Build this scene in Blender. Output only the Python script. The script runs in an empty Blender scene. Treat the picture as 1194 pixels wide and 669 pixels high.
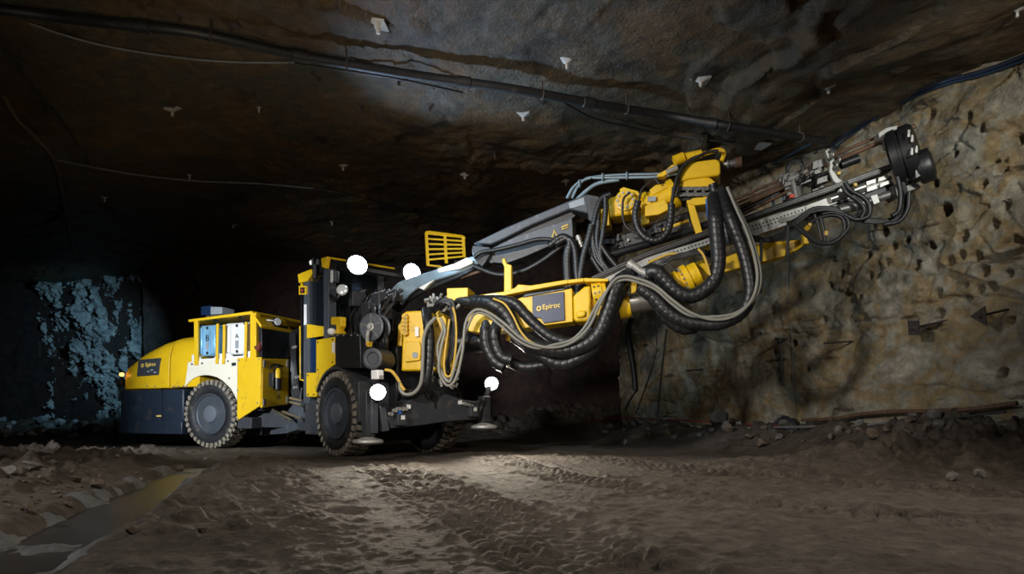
import bpy, bmesh, math, random
import numpy as np
from mathutils import Vector, Matrix

random.seed(7)
S = bpy.context.scene
COL = S.collection
R = math.radians
V3 = lambda *a: np.array(a, float)

# ------------------------------------------------------------------ camera
EYE = 0.66                      # lens height above the mine floor
FOC = 796.0                     # focal length in pixels of the 1194 px frame
CX, HZ = 597.0, 484.0           # principal column, horizon row
cam = bpy.data.cameras.new('camera')
cam.lens = 24.0; cam.sensor_width = 36.0
cam.shift_y = (HZ - 334.5) / 1194.0
cam.clip_end = 200
camo = bpy.data.objects.new('camera', cam); COL.objects.link(camo)
camo.location = (0, 0, EYE); camo.rotation_euler = (R(90), 0, 0)
S.camera = camo

# ------------------------------------------------------------------ exposure, world
S.view_settings.view_transform = 'Standard'
S.view_settings.look = 'None'
S.view_settings.gamma = 1.0
S.view_settings.use_curve_mapping = False
S.view_settings.exposure = 0.0
w = bpy.data.worlds.new('mine_air'); S.world = w; w.use_nodes = True
w.node_tree.nodes['Background'].inputs[0].default_value = (0.30, 0.42, 0.60, 1)
w.node_tree.nodes['Background'].inputs[1].default_value = 0.010

# ------------------------------------------------------------------ unseen lamps lighting the drift: light-painting lamps and added fills
def aim(o, tgt):
    d = Vector(tgt) - o.location
    o.rotation_euler = d.to_track_quat('-Z', 'Y').to_euler()
def area(name, loc, tgt, size, power, col):
    l = bpy.data.lights.new(name, 'AREA'); l.shape = 'SQUARE'; l.size = size; l.energy = power; l.color = col
    o = bpy.data.objects.new(name, l); COL.objects.link(o); o.location = loc; aim(o, tgt); return o
def spot(name, loc, tgt, deg, power, col, blend=0.6, rad=0.06):
    l = bpy.data.lights.new(name, 'SPOT'); l.spot_size = R(deg); l.spot_blend = blend; l.energy = power; l.color = col
    l.shadow_soft_size = rad
    o = bpy.data.objects.new(name, l); COL.objects.link(o); o.location = loc; aim(o, tgt); return o
WARM = (1.0, 0.90, 0.76); COOL = (0.55, 0.78, 1.0); NEUT = (1.0, 0.97, 0.93)
spot('photo_lamp', (-3.9, 2.8, 3.9), (0.7, 10.0, 2.6), 60, 2150, NEUT, 0.8, 0.3)      # hand lamp on the boom
spot('wall_lamp', (5.0, 3.2, 4.4), (6.0, 10.6, 4.3), 44, 1300, (0.97, 0.98, 0.93), 1.0, 0.3)   # hand lamp on the drilled wall
spot('hood_lamp', (-7.6, 5.2, 2.8), (-5.2, 13.4, 1.5), 50, 3900, (0.86, 0.93, 1.0), 0.9, 0.4) # cool hand lamp on the battery end
spot('rim_fill', (-3.0, 8.7, 4.9), (0.1, 10.7, 3.2), 60, 430, (0.50, 0.76, 1.0), 0.9, 0.15)  # added unseen cool fill on the booms, under the roof
spot('roof_fill', (-2.4, 2.4, 1.4), (-1.6, 10.0, 5.5), 84, 560, (1.0, 0.86, 0.66), 1.0, 0.3)  # added unseen warm fill turned to the roof
spot('back_lamp', (-9.6, 18.2, 3.9), (-14.8, 22.4, 2.5), 66, 620, (0.35, 0.72, 1.0), 1.0, 0.05)
spot('floor_fill', (4.4, 2.6, 3.9), (1.2, 6.2, 0.0), 100, 850, (1.0, 0.92, 0.82), 1.0, 0.10)  # added unseen fill grazing the floor
area('dirt_fill', (-0.8, 4.6, 5.0), (-0.6, 5.2, 0.0), 2.2, 80, (1.0, 0.92, 0.82))  # added unseen overhead fill on the dirt
spot('bank_fill', (-7.0, 4.4, 2.4), (-2.6, 6.0, 0.0), 96, 430, (1.0, 0.95, 0.90), 1.0, 0.10)  # added unseen fill on the left bank

# ------------------------------------------------------------------ numeric noise
def _hash(ix, iy, iz, seed):
    h = (ix.astype(np.int64) * 374761393 + iy.astype(np.int64) * 668265263 + iz.astype(np.int64) * 2147483647 + seed * 974634541) & 0xFFFFFFFF
    h = ((h ^ (h >> 13)) * 1274126177) & 0xFFFFFFFF
    h = ((h ^ (h >> 16)) * 2246822519) & 0xFFFFFFFF
    return ((h ^ (h >> 13)) & 0xFFFFFF) / float(0xFFFFFF)
def vnoise(x, y, z=0.0, seed=0):
    x = np.asarray(x, float); y = np.asarray(y, float); z = np.asarray(z, float) + 0 * x
    ix, iy, iz = np.floor(x), np.floor(y), np.floor(z)
    fx, fy, fz = x - ix, y - iy, z - iz
    fx = fx * fx * (3 - 2 * fx); fy = fy * fy * (3 - 2 * fy); fz = fz * fz * (3 - 2 * fz)
    H = lambda a, b, c: _hash(ix + a, iy + b, iz + c, seed)
    L = lambda a, b, t: a + (b - a) * t
    return L(L(L(H(0,0,0), H(1,0,0), fx), L(H(0,1,0), H(1,1,0), fx), fy),
             L(L(H(0,0,1), H(1,0,1), fx), L(H(0,1,1), H(1,1,1), fx), fy), fz) * 2 - 1
def fbm(x, y, z=0.0, o=4, seed=0, g=0.5):
    s = 0; a = 1.0; f = 1.0
    for k in range(o):
        s = s + a * vnoise(np.asarray(x) * f + 13.7 * k, np.asarray(y) * f - 7.1 * k, np.asarray(z) * f, seed + k); a *= g; f *= 2.03
    return s
def cells(x, y, seed=0):
    """flat random height per jittered cell: broken rock facets"""
    x = np.asarray(x, float); y = np.asarray(y, float)
    ix, iy = np.floor(x), np.floor(y)
    best = np.full(x.shape, 9e9); val = np.zeros(x.shape)
    z0 = np.zeros(x.shape)
    for a in (-1, 0, 1):
        for b in (-1, 0, 1):
            jx = _hash(ix + a, iy + b, z0, seed); jy = _hash(ix + a, iy + b, z0, seed + 1); hv = _hash(ix + a, iy + b, z0, seed + 2)
            gx = _hash(ix + a, iy + b, z0, seed + 3) - .5; gy = _hash(ix + a, iy + b, z0, seed + 4) - .5
            dx = x - (ix + a + jx); dy = y - (iy + b + jy)
            d = dx * dx + dy * dy; m = d < best
            val = np.where(m, hv + 1.1 * (gx * dx + gy * dy), val); best = np.where(m, d, best)
    return val
def sstep(a, b, x):
    t = np.clip((x - a) / (b - a), 0, 1); return t * t * (3 - 2 * t)
def polydist(x, y, pl):
    """distance to a polyline, signed side offset and arc length at the foot"""
    best = np.full(np.shape(x), 1e9); arc = np.zeros(np.shape(x)); off = np.zeros(np.shape(x)); acc = 0
    for (x0, y0), (x1, y1) in zip(pl[:-1], pl[1:]):
        dx, dy = x1 - x0, y1 - y0; L = math.hypot(dx, dy)
        t = np.clip(((x - x0) * dx + (y - y0) * dy) / (L * L), 0, 1)
        ex = x - (x0 + t * dx); ey = y - (y0 + t * dy); d = np.hypot(ex, ey); m = d < best
        best = np.where(m, d, best); arc = np.where(m, acc + t * L, arc); off = np.where(m, (ex * dy - ey * dx) / L, off); acc += L
    return best, off, arc

# ------------------------------------------------------------------ materials
MATS = {}
def mat(name, col, rough=0.5, metal=0.0, var=0.12, scale=6.0, bump=0.0, bscale=40.0, dirt=None, damt=0.0, dscale=3.0, coat=0.0, emit=None, es=0.0, alpha=None):
    m = bpy.data.materials.new(name); m.use_nodes = True; nt = m.node_tree; N = nt.nodes; Lk = nt.links
    b = N['Principled BSDF']
    b.inputs['Roughness'].default_value = rough; b.inputs['Metallic'].default_value = metal
    b.inputs['Coat Weight'].default_value = coat
    tc = N.new('ShaderNodeTexCoord')
    nz = N.new('ShaderNodeTexNoise'); nz.inputs['Scale'].default_value = scale; nz.inputs['Detail'].default_value = 5
    Lk.new(tc.outputs['Object'], nz.inputs['Vector'])
    rp = N.new('ShaderNodeValToRGB')
    rp.color_ramp.elements[0].position = 0.3; rp.color_ramp.elements[1].position = 0.7
    rp.color_ramp.elements[0].color = tuple(c * (1 - var) for c in col) + (1,)
    rp.color_ramp.elements[1].color = tuple(min(1, c * (1 + var)) for c in col) + (1,)
    Lk.new(nz.outputs['Fac'], rp.inputs['Fac']); out = rp.outputs['Color']
    if dirt:
        n2 = N.new('ShaderNodeTexNoise'); n2.inputs['Scale'].default_value = dscale; n2.inputs['Detail'].default_value = 8; n2.inputs['Roughness'].default_value = 0.65
        Lk.new(tc.outputs['Object'], n2.inputs['Vector'])
        r2 = N.new('ShaderNodeValToRGB'); r2.color_ramp.elements[0].position = 0.62 - damt * .5; r2.color_ramp.elements[1].position = 0.80 - damt * .5
        Lk.new(n2.outputs['Fac'], r2.inputs['Fac'])
        mx = N.new('ShaderNodeMixRGB'); mx.inputs[2].default_value = tuple(dirt) + (1,)
        Lk.new(r2.outputs['Color'], mx.inputs[0]); Lk.new(out, mx.inputs[1]); out = mx.outputs[0]
    Lk.new(out, b.inputs['Base Color'])
    if bump:
        n3 = N.new('ShaderNodeTexNoise'); n3.inputs['Scale'].default_value = bscale; n3.inputs['Detail'].default_value = 6
        Lk.new(tc.outputs['Object'], n3.inputs['Vector'])
        bp = N.new('ShaderNodeBump'); bp.inputs['Strength'].default_value = bump; bp.inputs['Distance'].default_value = 0.02
        Lk.new(n3.outputs['Fac'], bp.inputs['Height']); Lk.new(bp.outputs['Normal'], b.inputs['Normal'])
    if emit:
        b.inputs['Emission Color'].default_value = tuple(emit) + (1,); b.inputs['Emission Strength'].default_value = es
    if alpha is not None:
        b.inputs['Alpha'].default_value = alpha
    MATS[name] = m; return m
def rockmat(name, cols, scale=0.6, stretch=(1, 1, 1), rough=0.75, bump=0.5, spec=0.4, fine=9.0, seam=None, speck=0.0):
    """rock of several colours laid out by two noises"""
    m = bpy.data.materials.new(name); m.use_nodes = True; nt = m.node_tree; N = nt.nodes; Lk = nt.links
    b = N['Principled BSDF']; b.inputs['Roughness'].default_value = rough; b.inputs['Specular IOR Level'].default_value = spec
    tc = N.new('ShaderNodeTexCoord'); mp = N.new('ShaderNodeMapping'); mp.inputs['Scale'].default_value = stretch
    Lk.new(tc.outputs['Object'], mp.inputs['Vector'])
    nz = N.new('ShaderNodeTexNoise'); nz.inputs['Scale'].default_value = scale; nz.inputs['Detail'].default_value = 9; nz.inputs['Roughness'].default_value = 0.62; nz.inputs['Distortion'].default_value = 0.6
    Lk.new(mp.outputs['Vector'], nz.inputs['Vector'])
    rp = N.new('ShaderNodeValToRGB'); e = rp.color_ramp.elements
    ps = [0.30 + 0.42 * k / (len(cols) - 1) for k in range(len(cols))]
    e[0].position = ps[0]; e[0].color = tuple(cols[0]) + (1,); e[1].position = ps[-1]; e[1].color = tuple(cols[-1]) + (1,)
    for k in range(1, len(cols) - 1):
        q = e.new(ps[k]); q.color = tuple(cols[k]) + (1,)
    Lk.new(nz.outputs['Fac'], rp.inputs['Fac'])
    n2 = N.new('ShaderNodeTexNoise'); n2.inputs['Scale'].default_value = fine; n2.inputs['Detail'].default_value = 8; n2.inputs['Roughness'].default_value = 0.7
    Lk.new(tc.outputs['Object'], n2.inputs['Vector'])
    r2 = N.new('ShaderNodeValToRGB'); r2.color_ramp.elements[0].position = .30; r2.color_ramp.elements[1].position = .68
    r2.color_ramp.elements[0].color = (.42, .42, .42, 1); r2.color_ramp.elements[1].color = (1.15, 1.15, 1.15, 1)
    Lk.new(n2.outputs['Fac'], r2.inputs['Fac'])
    mx = N.new('ShaderNodeMixRGB'); mx.blend_type = 'MULTIPLY'; mx.inputs[0].default_value = 1
    Lk.new(rp.outputs['Color'], mx.inputs[1]); Lk.new(r2.outputs['Color'], mx.inputs[2]); out = mx.outputs[0]
    if seam:                                  # thin dark seams along the bedding
        m2 = N.new('ShaderNodeMapping'); m2.inputs['Scale'].default_value = seam; Lk.new(tc.outputs['Object'], m2.inputs['Vector'])
        n4 = N.new('ShaderNodeTexNoise'); n4.inputs['Scale'].default_value = 1; n4.inputs['Detail'].default_value = 7; n4.inputs['Roughness'].default_value = .6; Lk.new(m2.outputs['Vector'], n4.inputs['Vector'])
        r4 = N.new('ShaderNodeValToRGB'); r4.color_ramp.elements[0].position = .60; r4.color_ramp.elements[1].position = .67
        r4.color_ramp.elements[0].color = (1, 1, 1, 1); r4.color_ramp.elements[1].color = (.22, .19, .16, 1); Lk.new(n4.outputs['Fac'], r4.inputs['Fac'])
        x4 = N.new('ShaderNodeMixRGB'); x4.blend_type = 'MULTIPLY'; x4.inputs[0].default_value = .9; Lk.new(out, x4.inputs[1]); Lk.new(r4.outputs['Color'], x4.inputs[2]); out = x4.outputs[0]
    Lk.new(out, b.inputs['Base Color'])
    n3 = N.new('ShaderNodeTexNoise'); n3.inputs['Scale'].default_value = fine * 3; n3.inputs['Detail'].default_value = 10; n3.inputs['Roughness'].default_value = 0.68
    Lk.new(tc.outputs['Object'], n3.inputs['Vector'])
    bp = N.new('ShaderNodeBump'); bp.inputs['Strength'].default_value = bump; bp.inputs['Distance'].default_value = 0.04
    Lk.new(n3.outputs['Fac'], bp.inputs['Height']); Lk.new(bp.outputs['Normal'], b.inputs['Normal'])
    MATS[name] = m; return m

YEL = mat('yellow_paint', (0.80, 0.50, 0.010), 0.42, 0, .06, 3, dirt=(.30, .19, .05), damt=.06, dscale=5, coat=.10)
YELD = mat('scuffed_yellow_paint', (0.74, 0.45, 0.010), 0.45, 0, .10, 8, dirt=(.10, .07, .03), damt=.22, dscale=9)
PALED = mat('glare_paled_paint', (0.84, 0.79, 0.64), 0.42, 0, .05, 2, coat=.2)  # fender paint paled by lamp glare, put into the colour
WHITE = mat('white_paint', (0.80, 0.80, 0.78), 0.4, 0, .05, 3)
BLUELIT = mat('blue_lit_white_paint', (0.24, 0.50, 0.74), 0.28, 0.2, .2, 3)  # white pack with the blue light on it put into the colour
GREY = mat('grey_steel_paint', (0.036, 0.039, 0.045), 0.5, 0, .15, 5, dirt=(.10, .085, .07), damt=.12, dscale=6)
MGREY = mat('mid_grey_paint', (0.062, 0.070, 0.084), 0.45, 0, .12, 5, dirt=(.2, .2, .2), damt=.1, dscale=12)
BLUG = mat('slate_blue_plastic', (0.016, 0.026, 0.042), 0.45, 0, .12, 5, dirt=(.07, .06, .05), damt=.1, dscale=4)
BLACK = mat('black_paint', (0.010, 0.011, 0.013), 0.4, 0, .3, 5)
RUB = mat('black_rubber', (0.011, 0.011, 0.012), 0.42, 0, .3, 8, bump=.15, bscale=60)
HOSE = mat('black_spiral_hose', (0.014, 0.0145, 0.016), 0.40, 0, .4, 10, dirt=(.09, .08, .07), damt=.03, dscale=14)
TYRE = mat('tyre_rubber', (0.016, 0.017, 0.019), 0.6, 0, .25, 8, dirt=(.10, .085, .065), damt=.14, dscale=5)
MUDT = mat('muddy_tread_rubber', (0.24, 0.21, 0.165), 0.85, 0, .35, 9, bump=.5, bscale=30, dirt=(.05, .045, .04), damt=.16, dscale=7)
RIM = mat('blue_grey_rim_paint', (0.062, 0.072, 0.088), 0.45, 0.1, .15, 6, dirt=(.12, .10, .08), damt=.10, dscale=6)
HUBM = mat('pale_hub_paint', (0.15, 0.17, 0.20), 0.42, 0.2, .1, 6)
CHR = mat('bright_steel', (0.55, 0.54, 0.51), 0.28, 0.9, .12, 9)
SIL = mat('galvanised_steel', (0.40, 0.395, 0.37), 0.42, 0.35, .15, 8, dirt=(.10, .09, .08), damt=.16, dscale=10)
STEEL = mat('dull_machined_steel', (0.19, 0.185, 0.175), 0.42, 0.6, .3, 12, dirt=(.05, .045, .04), damt=.2, dscale=12)
RUST = mat('rusty_steel', (0.11, 0.060, 0.034), 0.7, 0.2, .45, 18, bump=.4, bscale=60)
GHOSE = mat('grey_hose', (0.22, 0.215, 0.185), 0.45, 0, .1, 6)
YHOSE = mat('yellow_cable', (0.62, 0.40, 0.06), 0.5, 0, .1, 8)
BHOSE = mat('blue_grey_hose', (0.22, 0.30, 0.36), 0.35, 0.1, .15, 8)
REDH = mat('red_brown_hose', (0.16, 0.028, 0.016), 0.55, 0, .3, 8)
GLASS = mat('tinted_cab_glass', (0.012, 0.016, 0.020), 0.06, 0, .1, 2, alpha=.62)
PLATEG = mat('dark_grey_plate', (0.040, 0.046, 0.056), 0.45, 0, .08, 4)
LOGO = mat('navy_plate', (0.030, 0.042, 0.085), 0.45, 0, .08, 4)
GOLD = mat('yellow_lettering', (0.86, 0.60, 0.14), 0.5, 0, .03, 4)
PRINT = mat('black_print', (0.02, 0.02, 0.022), 0.5, 0, .1, 4)
GREYP = mat('grey_print', (0.30, 0.33, 0.36), 0.5, 0, .1, 4)
RIMRED = mat('red_plastic', (0.55, 0.05, 0.02), 0.4, 0, .1, 4)
LBLUE = mat('blue_plastic', (0.02, 0.12, 0.5), 0.4, 0, .1, 4)
LAMPC = mat('cool_lamp_lens', (1, 1, 1), .2, emit=(0.80, 0.92, 1.0), es=28.0)
LAMPW = mat('warm_lamp_lens', (1, 1, 1), .2, emit=(1.0, 0.95, 0.86), es=28.0)
AMBER = mat('amber_lens', (0.8, 0.35, 0.05), .3, emit=(1.0, 0.42, 0.06), es=6.0)
LENS = mat('clear_lamp_lens', (0.75, 0.78, 0.80), .12, 0.2, .1, 20)
NAVYGL = mat('dark_blue_glass', (0.012, 0.03, 0.08), .08, 0, .1, 4)

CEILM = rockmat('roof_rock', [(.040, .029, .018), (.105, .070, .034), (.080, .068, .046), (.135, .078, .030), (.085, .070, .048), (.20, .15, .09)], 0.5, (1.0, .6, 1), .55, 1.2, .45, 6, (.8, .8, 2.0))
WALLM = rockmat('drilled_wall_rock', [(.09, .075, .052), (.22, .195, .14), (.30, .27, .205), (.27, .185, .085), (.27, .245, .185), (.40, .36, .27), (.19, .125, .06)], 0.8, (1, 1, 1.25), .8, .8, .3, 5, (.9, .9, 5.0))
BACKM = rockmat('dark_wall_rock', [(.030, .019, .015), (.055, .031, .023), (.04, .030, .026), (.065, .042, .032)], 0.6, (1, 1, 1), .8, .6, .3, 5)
PALEM = rockmat('broken_pale_rock', [(.16, .16, .16), (.36, .37, .36), (.50, .51, .50)], 1.1, (1, 1, 1), .75, .6, .3, 6)
DIRTM = rockmat('wet_brown_dirt', [(.058, .045, .034), (.098, .078, .060), (.125, .102, .080), (.082, .064, .048), (.14, .118, .095)], 0.8, (1, 1, 1), .72, 1.0, .3, 9)
STONEM = rockmat('brown_stone', [(.10, .075, .055), (.17, .13, .095), (.13, .105, .085)], 2.0, (1, 1, 1), .75, .5, .3, 14)
STONEG = rockmat('grey_stone', [(.12, .115, .105), (.20, .19, .17), (.26, .245, .22)], 2.0, (1, 1, 1), .75, .5, .3, 14)
MUDW = rockmat('wet_grey_silt', [(.09, .093, .095), (.15, .153, .155), (.12, .12, .12)], 1.5, (1, 1, 1), .5, .4, .5, 8)

# ------------------------------------------------------------------ pixel <-> place
def W(px, py, d):
    return V3((px - CX) * d / FOC, d, EYE + (HZ - py) * d / FOC)
class Fr:
    """an upright plane with a heading; u along it, v across it (away from the lens), z up"""
    def __init__(s, o, f):
        s.o = V3(o[0], o[1], 0); n = math.hypot(f[0], f[1]); s.f = V3(f[0] / n, f[1] / n, 0)
        s.a = V3(-s.f[1], s.f[0], 0)
    def w(s, u, v, z): return s.o + s.f * u + s.a * v + V3(0, 0, z)
    def uz(s, px, py, v=0.0):
        k = (px - CX) / FOC; p = s.o + s.a * v
        u = (k * p[1] - p[0]) / (s.f[0] - k * s.f[1]); d = p[1] + u * s.f[1]
        return u, EYE + (HZ - py) * d / FOC
    def vz(s, px, py, u):
        k = (px - CX) / FOC; p = s.o + s.f * u
        v = (k * p[1] - p[0]) / (s.a[0] - k * s.a[1]); d = p[1] + v * s.a[1]
        return v, EYE + (HZ - py) * d / FOC
    def p(s, px, py, v=0.0):
        u, z = s.uz(px, py, v); return s.w(u, v, z)
def between(a, b):
    A = W(a[0], 400, a[1]); B = W(b[0], 400, b[1]); return Fr(A, B - A)
RF = Fr(((244.5 - CX) * 13.7 / FOC, 13.7), (math.sin(R(68)), -math.cos(R(68))))        # rear half of the rig
FF = Fr(((391 - CX) * 11.0 / FOC, 11.0), (math.sin(R(41.5)), -math.cos(R(41.5))))      # front half, turned at the waist joint
NB = between((520, 10.2), (880, 9.3))      # lower boom
UB = between((500, 11.1), (840, 9.9))      # upper boom
FD = between((735, 9.95), (1085, 9.35))    # feed
WR = Fr((5.6, 12.3), (1.3, -3.1))          # drilled wall on the right

# ------------------------------------------------------------------ mesh building
class MB:
    def __init__(s): s.v = []; s.f = []; s.cut = []
    def add(s, vs, fs):
        b = len(s.v); s.cut.append((b, len(s.f))); s.v += [tuple(x) for x in vs]; s.f += [tuple(b + i for i in f) for f in fs]; return s
    def box(s, c, x, y, z):
        c, x, y, z = map(lambda q: np.array(q, float), (c, x, y, z))
        vs = [c + i * x + j * y + k * z for i in (-1, 1) for j in (-1, 1) for k in (-1, 1)]
        return s.add(vs, [(0,1,3,2), (4,6,7,5), (0,4,5,1), (2,3,7,6), (0,2,6,4), (1,5,7,3)])
    def fbox(s, fr, u0, u1, v0, v1, z0, z1):
        return s.box(fr.w((u0+u1)/2, (v0+v1)/2, (z0+z1)/2), fr.f*(u1-u0)/2, fr.a*(v1-v0)/2, V3(0,0,(z1-z0)/2))
    def prism(s, pts, vec):
        n = len(pts); vec = np.array(vec, float); A = [np.array(q, float) for q in pts]; B = [q + vec for q in A]
        return s.add(A + B, [tuple(range(n))[::-1], tuple(range(n, 2*n))] + [(i, (i+1) % n, n + (i+1) % n, n + i) for i in range(n)])
    def plate(s, fr, pp, v, t):
        return s.prism([fr.p(x, y, v) for x, y in pp], fr.a * t)
    def beam(s, a, b, wd, h, up=(0, 0, 1)):
        a = np.array(a, float); b = np.array(b, float); d = b - a; L = np.linalg.norm(d); d = d / L
        sd = np.cross(d, up); sd /= np.linalg.norm(sd); u = np.cross(sd, d)
        return s.box((a + b) / 2, d * L / 2, sd * wd / 2, u * h / 2)
    def lathe(s, o, ax, prof, n=32, x0=None):
        o = np.array(o, float); ax = np.array(ax, float); ax = ax / np.linalg.norm(ax)
        t = V3(0, 0, 1) if abs(ax[2]) < .9 else V3(1, 0, 0)
        e1 = np.cross(ax, t); e1 /= np.linalg.norm(e1); e2 = np.cross(ax, e1)
        vs = []; fs = []; m = len(prof)
        for t_, r in prof:
            for k in range(n):
                q = 2 * math.pi * k / n; vs.append(o + ax * t_ + (e1 * math.cos(q) + e2 * math.sin(q)) * r)
        for i in range(m - 1):
            for k in range(n):
                fs.append((i*n + k, i*n + (k+1) % n, (i+1)*n + (k+1) % n, (i+1)*n + k))
        fs.append(tuple(range(n))[::-1]); fs.append(tuple((m-1)*n + k for k in range(n)))
        return s.add(vs, fs)
    def cyl(s, a, b, r, n=20, r2=None):
        a = np.array(a, float); b = np.array(b, float); L = np.linalg.norm(b - a)
        return s.lathe(a, b - a, [(0, r), (L, r if r2 is None else r2)], n)
    def tube(s, pts, r, n=10, rip=0.0, per=0.05, step=None):
        P = curve(pts, step or (per / 8 if rip else max(.03, r * .9)))
        m = len(P); T = np.gradient(P, axis=0); T /= np.linalg.norm(T, axis=1)[:, None] + 1e-9
        nrm = np.cross(T[0], V3(.3, .2, 1)); nrm /= np.linalg.norm(nrm); vs = []; fs = []; acc = 0
        for i in range(m):
            if i: acc += np.linalg.norm(P[i] - P[i-1])
            nrm = nrm - T[i] * np.dot(nrm, T[i]); nrm /= np.linalg.norm(nrm) + 1e-9; bn = np.cross(T[i], nrm)
            for k in range(n):
                q = 2 * math.pi * k / n
                rr = r * (1 - (rip * max(0, 1 - abs(((acc / per + k / n) % 1) - .5) * 6) if rip else 0))
                vs.append(P[i] + (nrm * math.cos(q) + bn * math.sin(q)) * rr)
        for i in range(m - 1):
            for k in range(n):
                fs.append((i*n + k, i*n + (k+1) % n, (i+1)*n + (k+1) % n, (i+1)*n + k))
        fs.append(tuple(range(n))[::-1]); fs.append(tuple((m-1)*n + k for k in range(n)))
        return s.add(vs, fs)
    def ring(s, c, ax, r, rt, n=28, k=8):
        c = np.array(c, float); ax = np.array(ax, float); ax /= np.linalg.norm(ax)
        t = V3(0, 0, 1) if abs(ax[2]) < .9 else V3(1, 0, 0); e1 = np.cross(ax, t); e1 /= np.linalg.norm(e1); e2 = np.cross(ax, e1)
        vs = []; fs = []
        for i in range(n):
            q = 2*math.pi*i/n; d = e1*math.cos(q) + e2*math.sin(q)
            for j in range(k):
                p = 2*math.pi*j/k; vs.append(c + d*(r + rt*math.cos(p)) + ax*rt*math.sin(p))
        for i in range(n):
            for j in range(k):
                fs.append((i*k + j, ((i+1) % n)*k + j, ((i+1) % n)*k + (j+1) % k, i*k + (j+1) % k))
        return s.add(vs, fs)
    def loft(s, secs):
        n = len(secs[0]); vs = [q for sec in secs for q in sec]; fs = []
        for i in range(len(secs) - 1):
            for k in range(n):
                fs.append((i*n + k, i*n + (k+1) % n, (i+1)*n + (k+1) % n, (i+1)*n + k))
        fs.append(tuple(range(n))[::-1]); fs.append(tuple((len(secs)-1)*n + k for k in range(n)))
        return s.add(vs, fs)
    def build(s, name, m, parent=None, bevel=0.0, sharp=35, label=None, center=None):
        V = np.array(s.v, float); c = (V.min(0) + V.max(0)) / 2 if center is None else np.array(center, float)
        if parent is None and center is None: c[2] = V[:, 2].min()
        me = bpy.data.meshes.new(name); me.from_pydata((V - c).tolist(), [], s.f)
        bm = bmesh.new(); bm.from_mesh(me); bmesh.ops.recalc_face_normals(bm, faces=bm.faces); bm.to_mesh(me); bm.free()
        me.materials.append(m)
        me.polygons.foreach_set('use_smooth', [True] * len(me.polygons)); me.set_sharp_from_angle(angle=R(sharp))
        o = bpy.data.objects.new(name, me); COL.objects.link(o)
        o['_w'] = [float(x) for x in c]
        if parent is not None:
            o.parent = parent; pw = np.array(parent['_w'][:]) if '_w' in parent else np.array(parent.location); o.location = c - pw
        else: o.location = c
        if bevel:
            b = o.modifiers.new('bevel', 'BEVEL'); b.width = bevel; b.segments = 2; b.limit_method = 'ANGLE'; b.angle_limit = R(35); b.harden_normals = False
        if label: o['label'] = label
        return o
def each(mb, name, m, parent=None, bevel=0.0, label=None, sharp=35):
    """every separate piece of the builder becomes a part of its own"""
    cs = mb.cut + [(len(mb.v), len(mb.f))]; out = []
    for (v0, f0), (v1, f1) in zip(cs[:-1], cs[1:]):
        q = MB(); q.v = mb.v[v0:v1]; q.f = [tuple(i - v0 for i in f) for f in mb.f[f0:f1]]
        out.append(q.build(name, m, parent or rig, bevel, sharp, label))
    return out
def curve(pts, step):
    """smooth resampled path through points"""
    P = [np.array(p, float) for p in pts]
    if len(P) == 2: Q = [P[0] + (P[1] - P[0]) * t for t in np.linspace(0, 1, 8)]
    else:
        P = [2*P[0] - P[1]] + P + [2*P[-1] - P[-2]]; Q = []
        for i in range(1, len(P) - 2):
            p0, p1, p2, p3 = P[i-1:i+3]
            for t in np.linspace(0, 1, 14, endpoint=False):
                Q.append(.5*((2*p1) + (p2 - p0)*t + (2*p0 - 5*p1 + 4*p2 - p3)*t*t + (3*p1 - p0 - 3*p2 + p3)*t**3))
        Q.append(P[-2])
    Q = np.array(Q); d = np.concatenate([[0], np.cumsum(np.linalg.norm(np.diff(Q, axis=0), axis=1))])
    n = max(4, int(d[-1] / step) + 1); t = np.linspace(0, d[-1], n)
    return np.stack([np.interp(t, d, Q[:, k]) for k in range(3)], 1)
def empty(name, loc, label, cat, group=None):
    o = bpy.data.objects.new(name, None); COL.objects.link(o); o.location = loc; o['_w'] = [float(x) for x in loc]
    o.empty_display_size = .2; tag(o, label, cat, group); return o
def tag(o, label, cat, group=None, kind=None):
    o['label'] = label; o['category'] = cat
    if group: o['group'] = group
    if kind: o['kind'] = kind
    return o
def grid_mesh(name, X, Y, Z, m, flip=False, smooth=True):
    r, c = X.shape; me = bpy.data.meshes.new(name)
    co = np.stack([X, Y, Z], -1).reshape(-1, 3).astype(np.float32)
    i = np.arange(r * c).reshape(r, c); q = np.stack([i[:-1, :-1], i[:-1, 1:], i[1:, 1:], i[1:, :-1]], -1).reshape(-1, 4)
    if flip: q = q[:, ::-1]
    me.vertices.add(len(co)); me.vertices.foreach_set('co', co.ravel())
    me.loops.add(q.size); me.loops.foreach_set('vertex_index', q.ravel().astype(np.int32))
    me.polygons.add(len(q)); me.polygons.foreach_set('loop_start', (np.arange(len(q)) * 4).astype(np.int32))
    me.polygons.foreach_set('loop_total', np.full(len(q), 4, np.int32))
    me.update(calc_edges=True); me.validate()
    me.polygons.foreach_set('use_smooth', [smooth] * len(me.polygons)); me.materials.append(m)
    o = bpy.data.objects.new(name, me); COL.objects.link(o); o['kind'] = 'structure'; return o
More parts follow.
